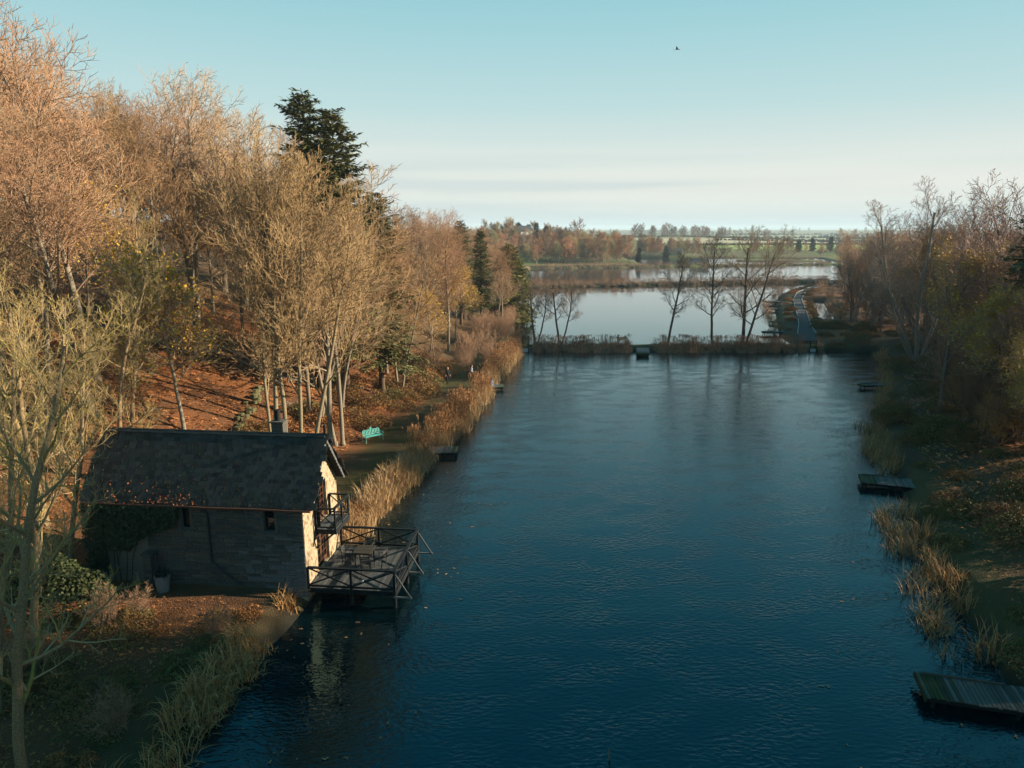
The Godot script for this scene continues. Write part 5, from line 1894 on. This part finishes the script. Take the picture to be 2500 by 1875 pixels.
func make_shrubs() -> void:
	rng.seed = 950
	# brambles between the grassy path and the trees
	for k in 70:
		var zz := -37.5 - rng.randf() * 46.0
		var s := 6.6 + rng.randf() * 6.0
		var x := along(SHORE_L, zz) - s
		if zz > -40.0 and x < -9.5:
			continue
		copy(P[["bramble_a", "bramble_b", "bramble_a", "bramble_c"][k % 4]], "bramble", ["olive brown bramble mound beside the grassy left bank path", "rusty bramble mound beside the grassy left bank path", "olive brown bramble mound beside the grassy left bank path", "dark green bramble mound beside the grassy left bank path"][k % 4], "shrub", gp(x, zz, -0.1), rng.randf() * TAU, rf(0.6, 1.15), "brambles on the left bank")
	for k in 12:
		copy(P.bramble_b, "bramble", "rusty low shrub behind the deck by the reeds", "shrub", gp(-9.7 + rf(-0.8, 0.5), -36.2 - k * 0.35, -0.1), rng.randf() * TAU, rf(0.35, 0.6), "shrubs behind the deck")
	# right bank undergrowth
	for k in 54:
		var zz := -46.0 - rng.randf() * 54.0
		var r := 6.5 + rng.randf() * 9.0
		var x := along(SHORE_R, zz) + r
		if absf(x + 0.584 * zz) < 3.5 and zz > -86.0:
			continue
		tree(["scrub", "osier", "scrub"][k % 3], "bank_thicket", ["brown leafless thicket under the right bank trees", "orange-brown thicket under the right bank trees", "brown leafless thicket under the right bank trees"][k % 3], x, zz, rf(0.55, 1.05), "thickets of the right bank")
	for k in 75:
		var zz := -24.0 - rng.randf() * 74.0
		var r := 1.2 + pow(rng.randf(), 1.4) * 12.0
		copy(P[["bramble_c", "bramble_c", "bramble_a"][k % 3]], "undergrowth", "dark undergrowth bush on the shaded right bank", "shrub", gp(along(SHORE_R, zz) + r, zz, -0.15), rng.randf() * TAU, rf(0.4, 0.95), "undergrowth of the right bank")
	for k in 46:
		var x := rf(46.0, 70.0)
		var zz := rf(-99.5, -124.0)
		if absf(x - along(PATH, zz)) < 2.2 or wet(x, zz) > -0.6:
			continue
		copy(P[["bramble_c", "bramble_a", "bramble_b"][k % 3]], "undergrowth", "bramble bush at the right end of the near dam", "shrub", gp(x, zz, -0.15), rng.randf() * TAU, rf(0.5, 1.0), "undergrowth at the dam end")
	for k in 60:
		var zz := rf(-116.0, -215.0)
		var side := -1.0 if k % 2 else 1.0
		var x := along(PATH, zz) + side * rf(1.7, 2.9)
		copy(P[["bramble_a", "bramble_b"][k % 2]], "verge_bush", "low brown bush on the verge of the causeway track", "shrub", gp(x, zz, -0.15), rng.randf() * TAU, rf(0.35, 0.75), "verge bushes")
	# scrub on the shaded left bank in front of the house
	for k in 46:
		var zz := rf(-28.2, -16.5)
		var x := along(SHORE_L, zz) - rf(1.6, 9.5)
		copy(P[["bramble_c", "bramble_a", "bramble_b"][k % 3]], "bramble", ["low olive bramble on the bank before the boathouse", "low brown bramble on the bank before the boathouse", "low rusty bramble on the bank before the boathouse"][k % 3], "shrub", gp(x, zz, -0.25), rng.randf() * TAU, rf(0.3, 0.62), "brambles before the boathouse")
	for k in 9:
		var zz := rf(-28.5, -17.0)
		copy(P.scrub, "sapling", "thin bare sapling on the bank before the boathouse", "sapling", gp(along(SHORE_L, zz) - rf(2.0, 8.5), zz, -0.1), rng.randf() * TAU, rf(0.22, 0.4), "saplings before the boathouse")
	# hedges across the fields
	var rows := [[[170, -690], [420, -760]], [[230, -820], [520, -840]], [[120, -930], [520, -1000]], [[420, -760], [700, -720]], [[500, -1150], [1100, -1180]], [[300, -1300], [1200, -1420]], [[700, -1650], [1700, -1700]], [[600, -2100], [2200, -2250]]]
	for h: Array in rows:
		var a := Vector2(h[0][0], h[0][1])
		var b := Vector2(h[1][0], h[1][1])
		var o := thing("hedgerow", "dark hedgerow line crossing the distant fields", "hedge", gp(a.x, a.y), 0.0, "hedgerows")
		var n := int(a.distance_to(b) / (5.0 if a.y > -1100.0 else 12.0))
		for k in n:
			var p := a.lerp(b, (k + 0.5) / n)
			var m := MeshInstance3D.new()
			m.name = "bush"
			m.mesh = P.hedge_bush.get_node("foliage").mesh
			m.material_override = M.leaf
			m.transform = Transform3D(Basis(Vector3.UP, rng.randf() * TAU).scaled(Vector3.ONE * rf(0.5, 1.0) * (1.0 if a.y > -1100.0 else 2.0)), gp(p.x, p.y) - o.position)
			o.add_child(m, true)
	# ivy on the front wall
	var Hx := Transform3D(Basis(Vector3.UP, deg_to_rad(-5.67)), Vector3(-9.49, 0, -30.05))
	var iv := thing("ivy", "dark ivy covering the left part of the boathouse front wall", "ivy", Hx * Vector3(-8, 0, 0.05), deg_to_rad(-5.67))
	clear()
	for k in 7000:
		var x := rf(-2.6, 2.15)
		var y := rf(0.7, 4.6)
		# ragged edge running down to the left
		var edge := lerpf(-0.6, 2.2, smoothstep(2.2, 4.3, y)) + 0.5 * noise.get_noise_2d(x * 60.0, y * 60.0)
		if x > edge or (y < 2.35 and x > -1.6):
			continue
		leaf(Vector3(x, y, rf(0.03, 0.26)), Vector3(rf(-0.6, 0.6), -1, rf(0.1, 0.7)).normalized(), Vector3(rf(-0.5, 0.5), rf(0, 0.6), 1).normalized(), rf(0.09, 0.16), rf(0.09, 0.14), Color(0.012, 0.022, 0.012).lerp(Color(0.03, 0.042, 0.018), rng.randf()))
	part(iv, "leaves", commit(), M.leaf)
	clear()
	for k in 14:
		var x := rf(-2.4, 0.0)
		tube(PackedVector3Array([Vector3(x, 0.4, 0.05), Vector3(x + rf(-0.3, 0.3), 1.8, 0.04), Vector3(x + rf(-0.5, 0.9), 3.2, 0.04), Vector3(x + rf(-0.6, 1.4), 4.4, 0.04)]), 0.025, 0.008, 4, Color(0.06, 0.045, 0.03))
	part(iv, "stems", commit(), M.twig)
	var ib := thing("ivy_bank", "ivy-covered earth bank at the left end of the boathouse", "ivy", gp(-20.6, -28.6))
	clear()
	for k in 5200:
		var a := rng.randf() * TAU
		var r := sqrt(rng.randf())
		var p := Vector3(cos(a) * r * 3.0, 0, sin(a) * r * 1.7)
		p.y = 2.7 * sqrt(maxf(0.0, 1.0 - r * r)) * pow(rng.randf(), 0.2) * (0.85 + 0.3 * noise.get_noise_2d(p.x * 40.0, p.z * 40.0))
		leaf(p, Vector3(rf(-1, 1), -0.6, rf(-1, 1)).normalized(), Vector3(rf(-0.6, 0.6), 1, rf(-0.2, 0.8)).normalized(), rf(0.09, 0.17), rf(0.09, 0.15), Color(0.02, 0.03, 0.012).lerp(Color(0.055, 0.062, 0.02), rng.randf()))
	part(ib, "leaves", commit(), M.leaf)

func make_reeds() -> void:
	var soft := reed_clump(30, 1.75, 0.9, 0.5, 0.026, 201)
	var soft2 := reed_clump(20, 1.7, 1.5, 0.5, 0.026, 202)
	var plumed := reed_clump(30, 1.7, 0.5, 0.55, 0.028, 203, true)
	var tuft := reed_clump(22, 0.35, 0.9, 0.16, 0.007, 204)
	rng.seed = 960
	var sets := [
		["reed_bed", "pale arching reeds along the near left bank before the boathouse", soft2, -17.0, -29.2, -0.15, 1.4, 150, true, Color(0.54, 0.30, 0.125), Color(0.36, 0.195, 0.08)],
		["reed_bed", "tall golden reeds on the left bank behind the deck", soft, -35.2, -50.5, -0.3, 1.3, 260, true, Color(0.52, 0.36, 0.19), Color(0.36, 0.23, 0.12)],
		["reed_bed", "brown reeds along the left bank below the bench", plumed, -50.0, -62.0, -0.3, 1.3, 190, true, Color(0.46, 0.32, 0.18), Color(0.32, 0.21, 0.12)],
		["reed_bed", "sunlit buff reeds along the left bank by the fishing platform", plumed, -61.0, -98.0, -0.3, 1.4, 440, true, Color(0.52, 0.37, 0.21), Color(0.36, 0.24, 0.14)],
		["reed_bed", "sparse dull reeds along the right bank between the two jetties", soft, -25.5, -41.5, -1.8, 0.5, 95, false, Color(0.50, 0.31, 0.145), Color(0.32, 0.195, 0.09)],
		["reed_bed", "dull reeds standing in the water of the right bank beyond the middle jetty", soft, -48.0, -60.0, -1.6, 0.5, 75, false, Color(0.50, 0.31, 0.145), Color(0.32, 0.195, 0.09)],
		["reed_bed", "reeds along the right bank near the narrow far jetty", soft, -62.0, -97.0, -0.6, 0.7, 80, false, Color(0.50, 0.31, 0.145), Color(0.32, 0.195, 0.09)],
	]
	for s: Array in sets:
		var xf := []
		var cols := PackedColorArray()
		for k in s[7]:
			var z := lerpf(s[3], s[4], rng.randf())
			var d: float = lerpf(s[5], s[6], rng.randf())
			if noise.get_noise_2d(z * 14.0, d * 6.0 + 50.0) < -0.28:
				continue
			var x := along(SHORE_L, z) - d if s[8] else along(SHORE_R, z) + d
			if s[8] and z > -36.0 and z < -29.3 and x > -9.6:
				continue
			if (absf(z + 52.3) < 1.1 and s[8]) or (absf(z + 75.4) < 1.6 and s[8]) or (not s[8] and (absf(z + 45.4) < 1.5 or absf(z + 23.0) < 1.4 or absf(z + 75.4) < 0.9)):
				continue
			var sc := rf(0.6, 1.1) * (0.82 if z > -36.0 and s[8] else 0.95)
			xf.append(Transform3D(Basis(Vector3.UP, rng.randf() * TAU).scaled(Vector3(sc, sc * rf(0.85, 1.15), sc)), Vector3(x, maxf(hgt(x, z), -0.25), z)))
			cols.append((s[9] as Color).lerp(s[10], rng.randf()))
		tag(scatter(self, s[0], s[2], M.reed, xf, cols), s[1], "reeds")
	# reeds on the dams
	for d in 3:
		var xf := []
		var cols := PackedColorArray()
		for k in [620, 900, 600][d]:
			var x: float
			var z: float
			if d == 0:
				x = rf(1.8, 44.0)
				z = rf(-98.0, -101.0)
				if x > 16.8 and x < 20.2:
					continue
				if x < 3.0 or absf(x - 42.6) < 0.9:
					continue
				if x > 38.0 and rng.randf() < 0.4:
					continue
			elif d == 1:
				x = rf(3.0, 104.0)
				z = -210.2 - 0.215 * x - rf(0.0, 3.2)
			else:
				x = rf(8.0, 156.0)
				z = -309.2 - 0.26 * x - rf(0.0, 3.0)
			var sc: float = rf(0.45, 1.15) * [0.72, 0.7, 0.6][d]
			xf.append(Transform3D(Basis(Vector3.UP, rng.randf() * TAU).scaled(Vector3(sc * 1.2, sc, sc * 1.2)), Vector3(x, maxf(hgt(x, z), -0.2), z)))
			cols.append(Color(0.50, 0.33, 0.23).lerp(Color(0.28, 0.185, 0.13), rng.randf()))
		tag(scatter(self, "reed_bed", plumed, M.reed, xf, cols), ["brown reeds filling the front of the near dam", "brown reeds along the front of the second dam", "low brown reeds along the strip behind the third pond"][d], "reeds")
	# grass tufts on both banks, fallen leaves over the slope
	var gx := []
	var gc := PackedColorArray()
	for k in 20000:
		var right := k % 5 < 2
		var z := -16.0 - pow(rng.randf(), 1.7) * 84.0
		var x := 0.0
		if right:
			x = along(SHORE_R, z) + 0.3 + rng.randf() * 11.0
		else:
			x = along(SHORE_L, z) - 0.3 - rng.randf() * (9.5 if z > -36.0 else 6.5)
			if z > -36.0 and rng.randf() < 0.6:
				continue
		if not right and z < -29.0 and z > -35.5:
			continue
		var n := noise.get_noise_2d(x * 10.0, z * 10.0)
		var sc := rf(0.5, 1.5)
		gx.append(Transform3D(Basis(Vector3.UP, rng.randf() * TAU).scaled(Vector3(sc, sc * rf(0.5, 1.2), sc)), gp(x, z)))
		var c := Color(0.085, 0.095, 0.028).lerp(Color(0.16, 0.115, 0.055), clampf((0.45 if z < -37.0 else 0.7) + n * 1.5 + rf(-0.3, 0.3), 0.0, 1.0))
		gc.append(c)
	tag(scatter(self, "grass", tuft, M.reed, gx, gc), "rough grass on the banks of the near pond", "grass")
	clear()
	for q in 3:
		leaf(Vector3(rf(-0.08, 0.08), 0.02, rf(-0.08, 0.08)), Vector3(rf(-1, 1), 0.1, rf(-1, 1)).normalized(), Vector3(rf(-0.3, 0.3), 1, rf(-0.3, 0.3)).normalized(), 0.15, 0.11, Color.WHITE)
	var lm := commit()
	var lx := []
	var lc := PackedColorArray()
	for k in 42000:
		var z := -16.0 - rng.randf() * 72.0
		var s: float
		var x: float
		if k % 6 == 0:
			s = rng.randf() * 12.0
			x = along(SHORE_R, z) + 2.0 + s
		else:
			s = 3.0 + rng.randf() * 24.0 if z > -37.0 else 6.5 + rng.randf() * 26.0
			x = along(SHORE_L, z) - s
			if z < -29.3 and z > -35.5 and s < 11.5:
				continue
		var sc := rf(0.6, 1.5)
		if z > -36.0:
			sc *= 0.45
		lx.append(Transform3D((Basis(Vector3.UP, rng.randf() * TAU) * Basis(Vector3.RIGHT, rf(-0.5, 0.5))).scaled(Vector3.ONE * sc), gp(x, z, 0.02)))
		lc.append(Color(0.46, 0.19, 0.06).lerp(Color(0.24, 0.09, 0.035), rng.randf()) * rf(0.6, 1.2))
	tag(scatter(self, "fallen_leaves", lm, M.leaf, lx, lc), "orange fallen leaves strewn over the left slope and the banks", "leaves")

	var wx := []
	var wc := PackedColorArray()
	for k in 420:
		var z := -17.0 - rng.randf() * 80.0
		var d := 0.3 + pow(rng.randf(), 2.2) * 7.0
		var x := along(SHORE_L, z) + d if k % 3 else along(SHORE_R, z) - d
		if z < -29.0 and z > -36.0 and x < -4.6:
			continue
		wx.append(Transform3D(Basis(Vector3.UP, rng.randf() * TAU).scaled(Vector3.ONE * rf(0.3, 0.7)), Vector3(x, 0.006, z)))
		wc.append(Color(0.40, 0.22, 0.09).lerp(Color(0.2, 0.1, 0.05), rng.randf()))
	tag(scatter(self, "floating_leaves", lm, M.leaf, wx, wc), "dead leaves floating along the edges of the near pond", "leaves")
	# branches fallen on the slope
	for k in 14:
		var z := -40.0 - rng.randf() * 24.0
		var x := along(SHORE_L, z) - 9.0 - rng.randf() * 16.0
		var o := thing("fallen_branch", "fallen grey branch lying on the leafy left slope", "branch", gp(x, z, 0.06), rng.randf() * TAU, "fallen branches")
		clear()
		var l := rf(1.2, 3.0)
		tube(PackedVector3Array([Vector3(0, 0, 0), Vector3(l * 0.4, rf(0.0, 0.12), 0.1), Vector3(l, 0.05, rf(-0.3, 0.3))]), 0.07, 0.02, 6, Color(0.22, 0.18, 0.14), true)
		part(o, "limb", commit(), M.bark)
		clear()
		for q in 3:
			tube(PackedVector3Array([Vector3(l * (0.3 + 0.2 * q), 0.06, 0.05), Vector3(l * (0.4 + 0.22 * q), rf(0.1, 0.5), rf(-0.6, 0.6))]), 0.025, 0.008, 4, Color(0.22, 0.18, 0.14))
		part(o, "twigs", commit(), M.bark)

func make_fields() -> void:
	var f := [
		["bright green pasture beyond the farthest pond", [[190, -560], [560, -620], [700, -820], [170, -720]], Color(0.27, 0.33, 0.07)],
		["pale stubble field behind the green pasture", [[130, -740], [700, -840], [720, -960], [120, -880]], Color(0.48, 0.41, 0.25)],
		["green field left of centre on the rise", [[-40, -620], [150, -700], [140, -900], [-60, -900]], Color(0.20, 0.22, 0.07)],
		["wide buff field in the middle distance", [[260, -1020], [1400, -1080], [1500, -1330], [250, -1260]], Color(0.46, 0.42, 0.25)],
		["yellow-green field right of centre far away", [[520, -1440], [1900, -1440], [2200, -1680], [560, -1660]], Color(0.38, 0.39, 0.16)],
		["distant grey-green field below the horizon", [[500, -1760], [2600, -1760], [3000, -2150], [520, -2150]], Color(0.24, 0.25, 0.14)],
	]
	for q: Array in f:
		clear()
		var a := Vector2(q[1][0][0], q[1][0][1])
		var b := Vector2(q[1][1][0], q[1][1][1])
		var c := Vector2(q[1][2][0], q[1][2][1])
		var d := Vector2(q[1][3][0], q[1][3][1])
		for i in 12:
			for j in 12:
				var pp := []
				for o: Array in [[0, 0], [1, 0], [1, 1], [0, 1]]:
					var u: float = (i + o[0]) / 12.0
					var v: float = (j + o[1]) / 12.0
					var p := a.lerp(b, u).lerp(d.lerp(c, u), v)
					pp.append(gp(p.x, p.y, 0.25))
				quad(pp[0], pp[1], pp[2], pp[3], Vector3.UP, q[2])
		structure("field", commit(), M.field, q[0])

func _ready() -> void:
	# camera, sky, sun, exposure
	var cam := Camera3D.new()
	cam.name = "camera"
	add_child(cam)
	cam.position = Vector3(0, 17, 0)
	cam.rotation_degrees = Vector3(-12.35, 0, 0)
	cam.fov = 57.0
	cam.near = 0.1
	cam.far = 20000.0
	cam.current = true
	var env := Environment.new()
	env.background_mode = Environment.BG_SKY
	env.tonemap_mode = Environment.TONE_MAPPER_LINEAR
	env.tonemap_exposure = 2.8
	env.background_energy_multiplier = 0.43
	env.sdfgi_enabled = true
	env.ssao_enabled = true
	env.ssil_enabled = true
	env.fog_enabled = true
	env.fog_density = 0.00017
	env.fog_light_color = Color(0.80, 0.88, 0.92)
	var sm := PanoramaSkyMaterial.new()
	sm.panorama = ImageTexture.create_from_image(sky_image())
	var sky := Sky.new()
	sky.sky_material = sm
	env.sky = sky
	var we := WorldEnvironment.new()
	we.name = "environment"
	we.environment = env
	add_child(we)
	var sun := DirectionalLight3D.new()
	sun.name = "sun"
	sun.light_energy = 1.6
	sun.light_color = Color(1.0, 0.93, 0.82)
	sun.light_angular_distance = 0.5
	sun.shadow_enabled = true
	add_child(sun)
	sun.look_at_from_position(Vector3.ZERO, -Vector3(0.945, 0.305, -0.10), Vector3.UP)
	noise.seed = 4
	noise.frequency = 0.01
	rng.seed = 1
	# the large structure, then the things
	make_materials()
	make_ground()
	make_water()
	make_fields()
	make_boathouse()
	make_deck()
	make_small_things()
	make_protos()
	make_woods()
	make_shrubs()
	make_reeds()
